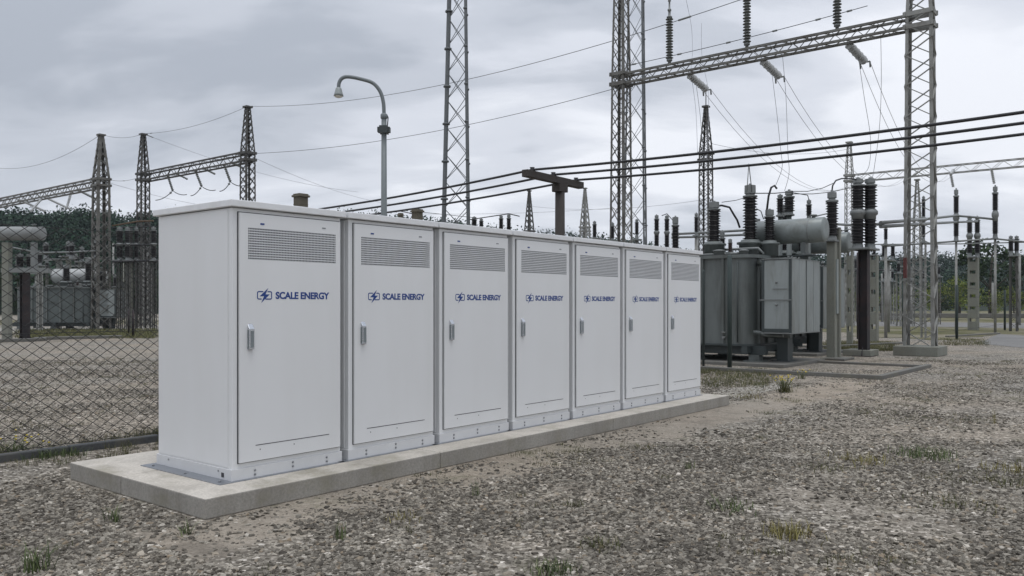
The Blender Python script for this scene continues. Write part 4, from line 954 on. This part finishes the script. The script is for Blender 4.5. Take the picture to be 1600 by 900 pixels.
# behind the cabinets, showing over their lids
G2 = 'insulators showing over the cabinet lids'
stand('dark insulator low over the third cabinet, right of the mast', 741, 34, [(344, 356)], 362, 'steel', 6, plat=9, rpx=5, cap=338, group=G2)
stand('dark insulator next to the mast over the fourth cabinet', 752, 35, [(346, 358)], 364, 'steel', 6, plat=6, rpx=4, cap=341, group=G2)
stand('left of two close dark insulators over the fourth cabinet', 783, 33, [(342, 360)], 366, 'steel', 6, plat=7, rpx=4, cap=336, group=G2)
stand('right of two close dark insulators over the fourth cabinet', 795, 33, [(342, 362)], 368, 'steel', 6, plat=7, rpx=4, cap=334, group=G2)
stand('lone dark insulator over the gap between the fourth and fifth cabinets', 929, 31, [(351, 370)], 374, 'steel', 6, plat=9, rpx=3.8, cap=345, group=G2)
stand('dark insulator just left of the tower behind the cabinets', 957, 31, [(354, 372)], 378, 'steel', 6, plat=8, rpx=3.6, cap=347, group=G2)
stand('dark insulator just right of the tower behind the cabinets', 995, 30, [(348, 366)], 376, 'steel', 6, plat=8, rpx=3.6, cap=342, group=G2)
stand('left of the pair of stacked dark insulators over the sixth cabinet', 1026, 28, [(343, 360), (368, 388)], 396, 'steel', 6, plat=7, rpx=4.4, cap=335, group=G2, n=14)
stand('right of the pair of stacked dark insulators over the sixth cabinet', 1042, 28, [(343, 360), (368, 388)], 396, 'steel', 6, plat=7, rpx=4.4, cap=336, group=G2, n=14)
stand('small dark insulator over the last cabinet', 1054, 32, [(372, 386)], 392, 'steel', 5, plat=5, rpx=2.8, cap=362, group=G2)
stand('slim dark insulator in front of the peaked dark tower', 1088, 30, [(340, 362)], 370, 'steel', 6, plat=6, rpx=3.8, cap=332, group=G2)
# left yard seen through the fence
G3 = 'insulator stands in the left yard'
for px, Y, r_, lab in ((187, 52, 6, 'stacked dark insulators just right of the thick left tower'), (199, 52, 4.5, 'stacked dark insulators between the left towers, second from the thick tower'), (204, 54, 4.5, 'stacked dark insulators between the left towers, third from the thick tower'), (213, 54, 4, 'stacked dark insulators just left of the thin left tower'), (240, 53, 5, 'stacked dark insulators beside the edge of the nearest cabinet')):
    stand(lab, px, Y, [(361, 379), (385, 402)], 408, 'lattice' if px != 204 else 'concrete', 7, mt=M_galvd, plat=10, rpx=r_, cap=354, group=G3)
stand('brown steel stand with a dark insulator in front of the far left transformer', 39, 37, [(402, 416)], 424, 'hbeam', 11, plat=20, rpx=7, cap=396, group=G3, twin=16)
stand('rusty topped stand above the far left tank', 107, 56, [(385, 396)], 402, 'concrete', 6, plat=12, rpx=5, cap=376, group=G3)
stand('pair of dark insulators above the far left transformer', 92, 54, [(384, 398)], 406, 'lattice', 6, plat=12, rpx=5, cap=378, group=G3, twin=40)
for px, Y, yt, yb, bs, lab in ((128, 58, 392, 404, 410, 'small dark insulator just left of the thick left tower above the transformer'), (150, 60, 380, 398, 405, 'small dark insulator seen through the thick left tower'),
      (226, 58, 362, 380, 388, 'dark insulator seen through the thin left tower'), (62, 50, 398, 410, 416, 'small dark insulator left of the far left transformer tank'), (232, 60, 400, 415, 420, 'low dark insulator beside the nearest cabinet')):
    stand(lab, px, Y, [(yt, yb)], bs, 'lattice', 7, plat=9, rpx=4.5, cap=yt-7, group=G3, mt=M_galvl)
rf = random.Random(3)
ORD = ['first', 'second', 'third', 'fourth', 'fifth', 'sixth', 'seventh', 'eighth', 'ninth', 'tenth', 'eleventh', 'twelfth', 'thirteenth']
for k in range(13):
    px = 1288+k*15+rf.uniform(-5, 5); yt = rf.uniform(398, 425)
    stand(f'slim far stand with small dark insulator, {ORD[k]} from the left of the distant right switchyard', px, rf.uniform(62, 84), [(yt, yt+rf.uniform(9, 14))], yt+16, rf.choice(['pole', 'lattice', 'lattice']), rf.uniform(3, 5), plat=rf.uniform(5, 9), rpx=rf.uniform(2.4, 3.4), cap=yt-5, group='slim stands of the distant right switchyard', n=6, mt=rf.choice([M_galvl, M_galv]))
for k in range(9):
    px = 50+k*22+rf.uniform(-6, 6); yt = rf.uniform(400, 440)
    stand(f'slim far stand with small dark insulator, {ORD[k]} from the left of the distant left switchyard', px, rf.uniform(60, 76), [(yt, yt+rf.uniform(9, 14))], yt+16, rf.choice(['pole', 'lattice', 'lattice']), rf.uniform(3, 5), plat=rf.uniform(5, 9), rpx=rf.uniform(2.6, 3.8), cap=yt-5, group='slim stands of the distant left switchyard', n=6, mt=rf.choice([M_galvl, M_galv]))
# concrete post with the light tank at the far left
Yp = 36; m = MB(); kz = ZH(352, Yp); o = thing('storage_tank', 'light grey horizontal tank on a concrete post at the left edge', 'tank', (XH(11, Yp), Yp, 0), R(88))
m.box(-0.15, 0.15, -0.15, 0.15, 0, ZH(379, Yp)); m.build('concrete_post', M_concp, o, 0.02)
m = MB(); rr_ = 11.0/F*Yp; m.lathe((0, -1.58, ZH(365, Yp)), [(rr_, 0.0), (rr_, 3.6)], 28, True, (0, 1, 0)); m.lathe((0, -1.638, ZH(365, Yp)), [(0.02, 0), (rr_*.5, .012), (rr_*.85, .03), (rr_*.97, .058)], 28, False, (0, 1, 0)); tk = m.build('tank', M_consl, o)
m = MB()
for y in (-1.3, 0.4): MB().lathe((0, y, ZH(365, Yp)), [(rr_+.008, 0), (rr_+.008, .04)], 24, False, (0, 1, 0)).build('band', M_cap, tk)
m.lathe((0, -1.2, ZH(365, Yp)+rr_), [(0.06, 0), (0.06, .06), (.1, .07), (.1, .1)], 10); m.build('vent_cap', M_cap, tk)
m = MB(); m.box(-0.1, 0.1, -1.3, -1.1, 3.2, ZH(379, Yp)); m.box(-0.12, 0.12, -1.9, 0.2, 3.0, 3.2); m.build('bracket', M_cap, o)

# small pillars over the lids
def pillar(label, px, Y, ytop, wpx, mt=M_concp):
    k = Y/F; o = thing('masonry_pillar', label, 'pillar', (XH(px, Y), Y, 0), TH); zt = ZH(ytop, Y); a = wpx*k/2/1.35
    m = MB(); m.box(-a*.8, a*.8, -a*.8, a*.8, 0, zt-0.1); m.box(-a*.84, a*.84, -a*.84, a*.84, zt-.32, zt-.30); m.build('shaft', MATS['brown_stone'], o, 0.01)
    m = MB(); m.box(-a*1.02, a*1.02, -a*1.02, a*1.02, zt-.10, zt-.04); m.box(-a*.85, a*.85, -a*.85, a*.85, zt-.04, zt); m.build('cap', MATS['brown_stone'], o, 0.01)
concrete('brown_stone', (0.14, 0.125, 0.09), (0.085, 0.075, 0.055), 0.4)
pillar('square brown stone pillar top rising behind the first cabinet', 470, 24, 303, 27)
pillar('square brown stone pillar top rising behind the second cabinet', 652, 26, 327, 21)
pillar('smallest brown pillar top just left of its taller neighbour', 626, 28, 333, 10)

# ---- busbars, pipes and leads
def lead(label, P, r, mt=None, name='busbar', cat='busbar', n=8): 
    return wire(label, [W(*a) for a in P], r, mt or M_cap, name, cat, None, n)
lead('upper horizontal busbar running right from the twin insulators', [(1376, 26.5, 348), (1440, 34, 343), (1494, 45.6, 337), (1530, 46, 340), (1557, 46, 343)], 0.06)
lead('lower horizontal busbar running right from the twin insulators', [(1376, 26.6, 354), (1440, 34, 350), (1494, 45.8, 347), (1527, 50, 346)], 0.06)
lead('busbar passing behind the twin insulators', [(1300, 33, 350), (1340, 30, 352), (1380, 27, 350)], 0.05)
lead('long thin busbar far right under the insulator stacks', [(1380, 48, 385), (1494, 46, 377), (1555, 46, 373), (1620, 46, 380)], 0.05)
lead('thin lower busbar leaving the right edge', [(1350, 50, 382), (1500, 50, 381), (1620, 50, 378)], 0.035)
lead('pair busbar behind the peaked dark tower', [(1050, 32, 366), (1090, 31, 364), (1178, 29, 359)], 0.045)
lead('second busbar just below it behind the peaked dark tower', [(1050, 33, 371), (1090, 32, 370), (1178, 30, 366)], 0.045)
lead('bent black lead from the left bushing of the transformer', [(1117, 24, 322), (1128, 24, 321), (1140, 24, 324), (1147, 24, 336), (1152, 24, 344), (1156, 24, 356)], 0.03, M_cable, 'bushing_lead', 'lead')
lead('looped black lead rising over the short bushing', [(1198, 23.2, 330), (1201, 23.2, 306), (1205, 23.2, 293), (1210, 23.2, 290), (1214, 23.2, 295)], 0.03, M_cable, 'bushing_lead', 'lead')
lead('curved black lead from the concrete pole bushing to the twin insulators', [(1300, 24.2, 298), (1301, 24.2, 290), (1306, 24.5, 282), (1315, 25, 279), (1330, 25.5, 279), (1341, 25.8, 281)], 0.022, M_cable, 'bushing_lead', 'lead')
lead('thin rods rising in a narrow triangle over the tallest bushing', [(1167, 22.6, 300), (1170, 22.8, 256), (1175, 23, 300)], 0.012, M_cap, 'bushing_lead', 'lead')
lead('short curved lead right of the tallest bushing', [(1182, 22.8, 326), (1189, 23, 330), (1193, 23.3, 342)], 0.014, M_cap, 'bushing_lead', 'lead')
for P, r_, lab in (([(1172, 22.7, 302), (1210, 24, 302), (1233, 26, 300), (1262, 27.4, 305), (1264, 27.5, 313)], .014, 'lead linking the bushings above the long tank'),
    ([(1236, 26, 299), (1262, 26, 299), (1285, 25.8, 294), (1305, 25.6, 285)], .011, 'sagging thin lead from the large insulator to the concrete pole'),
    ([(1236, 26.4, 303), (1270, 26, 303), (1300, 25.8, 300), (1325, 25.6, 294), (1341, 25.8, 292)], .011, 'lower sagging lead from the large insulator to the twin stack'),
    ([(1128, 24, 316), (1150, 25, 313), (1170, 26, 307)], .010, 'thin lead between the left bushing and the tallest one'),
    ([(735, 34, 343), (775, 33, 337), (795, 33, 334), (812, 33, 338)], .02, 'crooked lead over the fourth cabinet'),
    ([(590, 40, 334), (626, 38, 330), (650, 36, 335)], .02, 'lead joining the small pillars behind the second cabinet'),
    ([(655, 40, 331), (740, 36, 340)], .012, 'thin lead from the pillar towards the mast'),
    ([(1034, 28, 337), (1042, 28, 334), (1052, 29, 345)], .014, 'short lead on top of the pair over the sixth cabinet'),
    ([(1300, 62, 408), (1400, 62, 407), (1470, 62, 406)], .04, 'thin far pipe low behind the right lattice tower'),
    ([(1290, 70, 424), (1380, 70, 422), (1440, 70, 423)], .05, 'lower far pipe behind the black column'),
    ([(60, 60, 408), (150, 60, 402)], .04, 'far thin pipe above the pale far tank'),
    ([(5, 40, 384), (60, 42, 395), (110, 46, 394), (150, 50, 392)], .045, 'pale pipe running above the far left transformer'),
    ([(176, 52, 384), (246, 54, 382)], .06, 'upper grey pipe crossing between the two left towers'),
    ([(176, 51, 409), (246, 53, 407)], .07, 'lower grey pipe crossing between the two left towers'),
    ([(172, 53, 356), (246, 55, 354)], .04, 'thin grey pipe along the insulator tops between the left towers'),
    ([(175, 52, 353), (215, 53, 346), (240, 53, 345)], .05, 'rusty brown bar between the two left lattice towers')):
    lead(lab, P, r_, M_rust if 'rusty' in lab else (M_cap if 'pale' in lab else M_cable), 'pipe' if 'pipe' in lab or 'bar' in lab else 'connecting_lead', 'pipe' if 'pipe' in lab or 'bar' in lab else 'lead')

# posts, small stands and low things at the far right
def spost(label, px, ybase, ytop, wpx, mt=M_green, name='steel_post'):
    q = gp(px, ybase); Y = q[1]; k = Y/F; m = MB(); m.lathe((0, 0, 0), [(wpx*k/2, 0), (wpx*k/2, ZH(ytop, Y)), (wpx*k/5, ZH(ytop, Y)+.03)], 8); o = m.build(name, mt); o.location = (*q, 0); return tag(o, label, 'post')
fz = thing('wire_fence', 'far low wire fence with dark green posts right of the lattice tower', 'fence', (*gp(1495, 530), 0))
fA = Vector((*gp(1495, 530), 0)); fB = Vector((*gp(1570, 516), 0)); fC = fB+(fB-fA)*1.1; fD = Vector((*gp(1412, 536), 0))
for q_ in (fA, fB, fC, fD):
    m = MB(); d = q_-fA; m.lathe((d.x, d.y, 0), [(0.065, 0), (0.065, 2.5), (0.03, 2.53)], 8); m.build('post', M_green, fz)
m = MB()
for a_, b_ in ((fD, fA), (fA, fB), (fB, fC)):
    for z in (0.4, 0.9, 1.5, 2.0, 2.42): m.tube([a_-fA+Vector((0, 0, z)), b_-fA+Vector((0, 0, z))], 0.007, 4)
m.build('strand_wire', M_fence, fz)
spost('thin pale pole near the right edge of the picture', 1593, 508, 398, 4, M_galvl)
spost('thin pale pole left of the lattice tower with a slight lean', 1391, 500, 415, 3, M_galvl)
spost('thin pale pole beside the previous thin stand', 1378, 503, 428, 3, M_galvl)
spost('dark thin post behind the black column', 1341, 530, 395, 5, M_hsteel)
spost('short dark bollard of the pair seen through the fence, left one', 201, 523, 484, 3, M_hsteel)
spost('short dark bollard of the pair seen through the fence, right one', 208, 527, 484, 4, M_hsteel)
spost('slim pale post inside the left yard behind the thick tower', 177, 492, 380, 3, M_galvl)
spost('pale concrete looking post between the two left towers', 193, 500, 412, 5, M_concp)
spost('white topped thin post in the far right meadow', 1551, 498, 442, 3, M_galvl)
spost('second thin post in the far right meadow', 1556, 498, 455, 2.5, M_concp)
# kerbs
def kerb(label, P, w_=0.18, h=0.12, mt=M_conck):
    m = MB()
    for i in range(len(P)-1):
        a, b = Vector((*gp(*P[i]), h/2)), Vector((*gp(*P[i+1]), h/2)); m.bar(a, b, w_, h)
    return tag(m.build('kerb', mt, bevel=0.01), label, 'kerb')
kerb('long kerb crossing the left yard behind the fence', [(-120, 538), (60, 533), (64, 531), (190, 528)], 0.5, 0.13)
kerb('grey kerb edging the far right grass', [(1480, 527), (1560, 522)], 0.2, 0.08)
kerb('grey kerb between far grass and gravel left of the lattice tower', [(1240, 543), (1300, 543), (1412, 537)], 0.2, 0.08)
kerb('low kerb in the shade behind the transformer', [(1230, 553), (1290, 551)], 0.25, 0.1)
m = MB(); m.box(-1.6, 1.6, -0.8, 0.8, 0, 0.35); q = gp(1392, 500); o = m.build('concrete_block', M_conck, bevel=.05); o.location = (*q, 0); tag(o, 'low grey concrete block under the far thin stand', 'block')
m = MB(); m.box(-14, 14, -0.2, 0.2, 0, 0.55); q = gp(1560, 497); o = m.build('low_wall', M_conck, bevel=.05); o.location = (*q, 0); o.rotation_euler = (0, 0, R(-20)); tag(o, 'long low dark wall at the foot of the far meadow', 'wall')

# ------------------------------------------------------------------ stones, grass and weeds
def vnoise(x, y, sc, seed):
    r = np.random.default_rng(seed); T_ = r.random((64, 64)); X, Y = x*sc, y*sc; xi, yi = np.floor(X).astype(int), np.floor(Y).astype(int); fx, fy = X-xi, Y-yi
    fx = fx*fx*(3-2*fx); fy = fy*fy*(3-2*fy); g = lambda a, b: T_[a % 64, b % 64]
    return (g(xi, yi)*(1-fx)+g(xi+1, yi)*fx)*(1-fy)+(g(xi, yi+1)*(1-fx)+g(xi+1, yi+1)*fx)*fy
def fb(x, y, sc, seed): return (vnoise(x, y, sc, seed)+.5*vnoise(x, y, sc*2.1, seed+1)+.25*vnoise(x, y, sc*4.3, seed+2))/1.75
def sample(n, y0, y1, pw=1.0):
    Y = y0+(y1-y0)*rng.random(n)**pw; u = rng.uniform(-0.72, 0.72, n); X = u*Y; return X, Y
def ts(X, Y): dx, dy = X-CX, Y-CY; return dx*ct+dy*st, -dx*st+dy*ct
def stones(n, y0, y1, s0, s1, pw, name):
    X, Y = sample(n, y0, y1, pw); t, s = ts(X, Y)
    free = ~((t > -0.50) & (t < 8.72) & (s > -0.43) & (s < 1.96)) & ~((abs(s-FS) < 0.08))
    free &= ~((t > 14.8) & (t < 19.4) & (abs(s+0.93) < .1)) & ~((t > 15.2) & (t < 21.5) & (s > -.9) & (s < 4.6) & (Y > 20.3))
    d = fb(X, Y, 0.8, 3); dusty = np.clip(1.15-np.abs(s+0.75+(fb(X, Y, 1.1, 40)-.5)*1.6)/0.7, 0, 1)*((t > -1) & (t < 14))
    dusty = np.maximum(dusty, np.clip(1.1-np.abs(s+7.0+(fb(X, Y, .7, 44)-.5)*3)/1.5, 0, 1)*(t > 6))
    dens = np.clip((d-0.32)*4.2, 0.10, 1)*(1-0.93*dusty); keep = free & (rng.random(n) < dens)
    X, Y = X[keep], Y[keep]; n = len(X)
    bx = np.array([(-1, -1, -1), (1, -1, -1), (1, 1, -1), (-1, 1, -1), (-1, -1, 1), (1, -1, 1), (1, 1, 1), (-1, 1, 1)], float)*0.5
    V = bx[None]+rng.uniform(-0.2, 0.2, (n, 8, 3)); V[:, 4:, :2] *= rng.uniform(0.45, 0.8, (n, 1, 1))
    size = s0+(s1-s0)*rng.random(n)**2.4
    V *= (size[:, None]*np.stack([np.ones(n), rng.uniform(.55, .95, n), rng.uniform(.16, .42, n)], 1))[:, None, :]
    a = rng.uniform(0, 6.28, n); tx, ty = rng.normal(0, .22, n), rng.normal(0, .22, n)
    x, y, z = V[..., 0], V[..., 1], V[..., 2]; ca, sa = np.cos(a)[:, None], np.sin(a)[:, None]
    x2, y2 = x*ca-y*sa, x*sa+y*ca; z2 = z+x2*tx[:, None]+y2*ty[:, None]
    P = np.stack([x2+X[:, None], y2+Y[:, None], z2+(size*rng.uniform(0.0, .16, n))[:, None]], 2).reshape(-1, 3)
    fc = np.array([(0, 3, 2, 1), (4, 5, 6, 7), (0, 1, 5, 4), (1, 2, 6, 5), (2, 3, 7, 6), (3, 0, 4, 7)])
    Fc = (fc[None]+(np.arange(n)*8)[:, None, None]).reshape(-1, 4)
    return fast_mesh(name, P, Fc, M_stone)
def stone_mat():
    m = bpy.data.materials.new('crushed_stone'); m.use_nodes = True; t = m.node_tree; p = t.nodes['Principled BSDF']; g = t.nodes.new('ShaderNodeNewGeometry'); tc = t.nodes.new('ShaderNodeTexCoord')
    c = ramp(t, g.outputs['Random Per Island'], [(0.0, (0.06, 0.052, 0.042)), (0.3, (0.115, 0.103, 0.085)), (0.6, (0.20, 0.182, 0.153)), (0.85, (0.32, 0.295, 0.252)), (0.93, (0.22, 0.175, 0.125)), (0.975, (0.40, 0.37, 0.32)), (1.0, (0.56, 0.52, 0.46))])
    c = mixc(t, 1.0, c, ramp(t, noise(t, tc.outputs['Object'], 35, 4, .7), [(0.3, (0.66, 0.655, 0.645)), (0.7, (1.28, 1.27, 1.24))]), 'MULTIPLY')
    c = mixc(t, 1.0, c, ramp(t, noise(t, tc.outputs['Object'], 0.7, 5, .6), [(0.34, 0.66), (0.62, 1.12)]), 'MULTIPLY')
    t.links.new(c, p.inputs['Base Color']); p.inputs['Roughness'].default_value = 0.85; p.inputs['Specular IOR Level'].default_value = 0.3; return m
M_stone = stone_mat()
tag(stones(170000, 4.2, 9.5, 0.012, 0.048, 1.0, 'gravel'), 'loose grey crushed stones in the foreground', kind='stuff')
tag(stones(150000, 9.5, 24, 0.018, 0.052, 0.9, 'gravel'), 'loose grey crushed stones farther back', kind='stuff')

def blades(X, Y, h, lean, wd, mt, name, z=0.0):
    n = len(X); a = rng.uniform(0, 6.28, n); l = h*lean*rng.uniform(.3, 1.2, n); dx, dy = np.cos(a), np.sin(a); ww = wd*rng.uniform(.6, 1.3, n)
    z0 = np.zeros(n)+z; px_, py_ = -dy*ww, dx*ww
    v = np.stack([np.stack([X-px_, Y-py_, z0], 1), np.stack([X+px_, Y+py_, z0], 1),
                  np.stack([X+dx*l*.35+px_*.7, Y+dy*l*.35+py_*.7, z0+h*.6], 1), np.stack([X+dx*l*.35-px_*.7, Y+dy*l*.35-py_*.7, z0+h*.6], 1)], 1)
    v2 = np.stack([v[:, 3], v[:, 2], np.stack([X+dx*l+px_*.1, Y+dy*l+py_*.1, z0+h], 1), np.stack([X+dx*l-px_*.1, Y+dy*l-py_*.1, z0+h], 1)], 1)
    V = np.concatenate([v, v2[:, 2:]], 1).reshape(-1, 3); n6 = np.arange(n)*6
    Fc = np.concatenate([np.stack([n6, n6+1, n6+2, n6+3], 1), np.stack([n6+3, n6+2, n6+4, n6+5], 1)], 0)
    return fast_mesh(name, V, Fc, mt)
def tuftset(C, per, spread, h, mt, name, label, wd=0.0025, lean=.6):
    X = np.repeat(np.array([c[0] for c in C]), per); Y = np.repeat(np.array([c[1] for c in C]), per); n = len(X)
    X = X+rng.normal(0, spread, n); Y = Y+rng.normal(0, spread, n)
    return tag(blades(X, Y, h*rng.uniform(.35, 1.1, n), lean, wd, mt, name), label, kind='stuff')
# sparse grass among the stones
X, Y = sample(16000, 4.6, 26, 0.8); t, s = ts(X, Y); kk = (fb(X, Y, 1.3, 21) > 0.66) & ~((t > -0.5) & (t < 8.8) & (s > -.45) & (s < 2))
tuftset(list(zip(X[kk], Y[kk])), 10, 0.035, 0.04, M_grass, 'grass', 'sparse low grass growing between the stones')
# along the fence kerb
tt = rng.uniform(-3, 15, 1300); ss = FS+rng.choice([-1, 1], 1300, p=[.35, .65])*rng.uniform(.07, .7, 1300)**1.0
kk = fb(tt, ss, 1.1, 5) > .45; C = [gts(a, b) for a, b in zip(tt[kk], ss[kk])]
tuftset(C, 14, 0.035, 0.10, M_grass, 'grass', 'green and yellow grass along the fence kerb')
# rough grass between the slab and the transformer
C = []
for _ in range(520):
    q = gp(random.uniform(1098, 1205), random.uniform(579, 606)); 
    if random.random() < .8: C.append(q)
tuftset(C[:230], 12, 0.06, 0.09, M_grass, 'grass', 'rough green grass between the slab end and the transformer', .004)
C = [gp(random.uniform(1290, 1400), random.uniform(534, 549)) for _ in range(500)]+[gp(random.uniform(1470, 1540), random.uniform(530, 540)) for _ in range(120)]
tuftset(C, 14, 0.12, 0.10, M_grass, 'grass', 'thin grass around the right tower block', .006)
C = [gp(random.uniform(30, 245), random.uniform(515, 529)) for _ in range(900)]
tuftset(C, 14, 0.2, 0.16, M_grass, 'grass', 'yellow green grass strip in the left yard', .01)
# weeds one can point to
def weed(label, px, py, h, n, mt=M_grassd, wd=0.004, spread=0.03, flowers=0, lean=.9, name='weed'):
    n = int(n*.6); wd *= .9; spread *= 1.25; h *= 1.15
    q = gp(px, py); o = thing(name, label, 'weed', (*q, 0)); r = np.random.default_rng(int(px))
    X = r.normal(0, spread, n); Y = r.normal(0, spread, n); b = blades(X, Y, h*r.uniform(.3, 1.0, n), lean, wd, mt, 'leaves'); b.parent = o
    if flowers:
        m = MB(); s_ = MB()
        for i in range(flowers):
            x, y, z = r.normal(0, spread*1.6), r.normal(0, spread*1.6), h*r.uniform(.75, 1.15); s_.tube([(0, 0, 0), (x*.6, y*.6, z*.6), (x, y, z)], 0.0022, 4)
            m = MB(); m.lathe((x, y, z-.004), [(0.004, 0), (0.014, .006), (0.012, .012), (0.002, .016)], 7); m.build('flower', M_flower, o)
        s_.build('stem', M_grassd, o)
    return o
weed('tall weed at the bottom left corner of the picture', 58, 893, 0.16, 110, spread=.03, wd=.005)
weed('green weed in front of the left side of the slab', 177, 815, 0.12, 70, spread=.022)
weed('small weed just below the near corner of the slab', 292, 834, 0.10, 60, spread=.02)
weed('upright thin weed below the first cabinet', 529, 843, 0.14, 34, spread=.016, lean=.3)
weed('upright dark weed below the third cabinet', 745, 775, 0.15, 30, spread=.014, lean=.25)
weed('low weed in the gravel below the fourth cabinet', 893, 792, 0.07, 60, M_grass, spread=.03)
weed('low dry tuft below the second cabinet', 632, 812, 0.06, 90, M_grassy, spread=.05)
weed('yellow flowering weed beside the far end of the slab', 1226, 613, 0.24, 160, M_grass, .006, .05, 34)
weed('small yellow flowering weed by the pit kerb', 1253, 592, 0.16, 60, M_grass, .005, .04, 9)
weed('row of short dry weeds right of the slab end', 1170, 622, 0.10, 160, M_grassy, .004, .12)
weed('dark flat weed in the middle of the gravel', 1143, 796, 0.07, 160, M_grassd, .005, .09)
weed('wide green tuft in the right half of the gravel', 1443, 713, 0.11, 420, M_grassd, .004, .12)
weed('yellowish dry tuft left of the wide green tuft', 1352, 722, 0.07, 320, M_grassy, .004, .12)
weed('pale yellow green tuft near the bottom of the picture', 1232, 838, 0.09, 300, M_grassy, .004, .06)
weed('flat olive tuft right of centre', 1497, 788, 0.05, 300, M_grass, .004, .14)
weed('olive tuft at the right edge, upper one', 1590, 735, 0.07, 260, M_grassy, .004, .12)
weed('olive tuft at the right edge, lower one', 1580, 757, 0.06, 260, M_grass, .004, .13)
weed('thin twiggy weed in the pale bare patch at right', 1553, 662, 0.22, 22, M_grassy, .003, .02, lean=.3)
weed('low green tuft at the bottom centre', 866, 896, 0.07, 220, M_grassd, .004, .06)
weed('green weed among the stones right of the bottom centre', 937, 856, 0.07, 160, M_grass, .004, .05)
weed('small dark weed on the gravel path', 1075, 733, 0.10, 36, M_grassd, .004, .02, lean=.35)
weed('low green tuft near the lower right', 1290, 725+8, 0.05, 200, M_grass, .004, .1)
weed('green clump behind the fence kerb at the left edge', 20, 706, 0.12, 200, M_grassd, .004, .09, 14)
weed('green clump in front of the fence kerb', 72, 716, 0.10, 220, M_grassd, .004, .07)
weed('small green clump before the kerb near the slab', 108, 712, 0.09, 180, M_grassd, .004, .05)

# ------------------------------------------------------------------ haze
hz = MB(); hz.box(-900, 900, -40, 620, -1.2, 60)
M_haze = bpy.data.materials.new('haze'); M_haze.use_nodes = True; t = M_haze.node_tree; t.nodes.clear()
pv = t.nodes.new('ShaderNodeVolumePrincipled'); pv.inputs['Color'].default_value = (0.80, 0.87, 0.95, 1); pv.inputs['Density'].default_value = 0.00018; pv.inputs['Anisotropy'].default_value = 0.2
om = t.nodes.new('ShaderNodeOutputMaterial'); t.links.new(pv.outputs[0], om.inputs['Volume'])
ho = hz.build('haze', M_haze); tag(ho, 'thin pale air haze over the whole yard', kind='stuff')
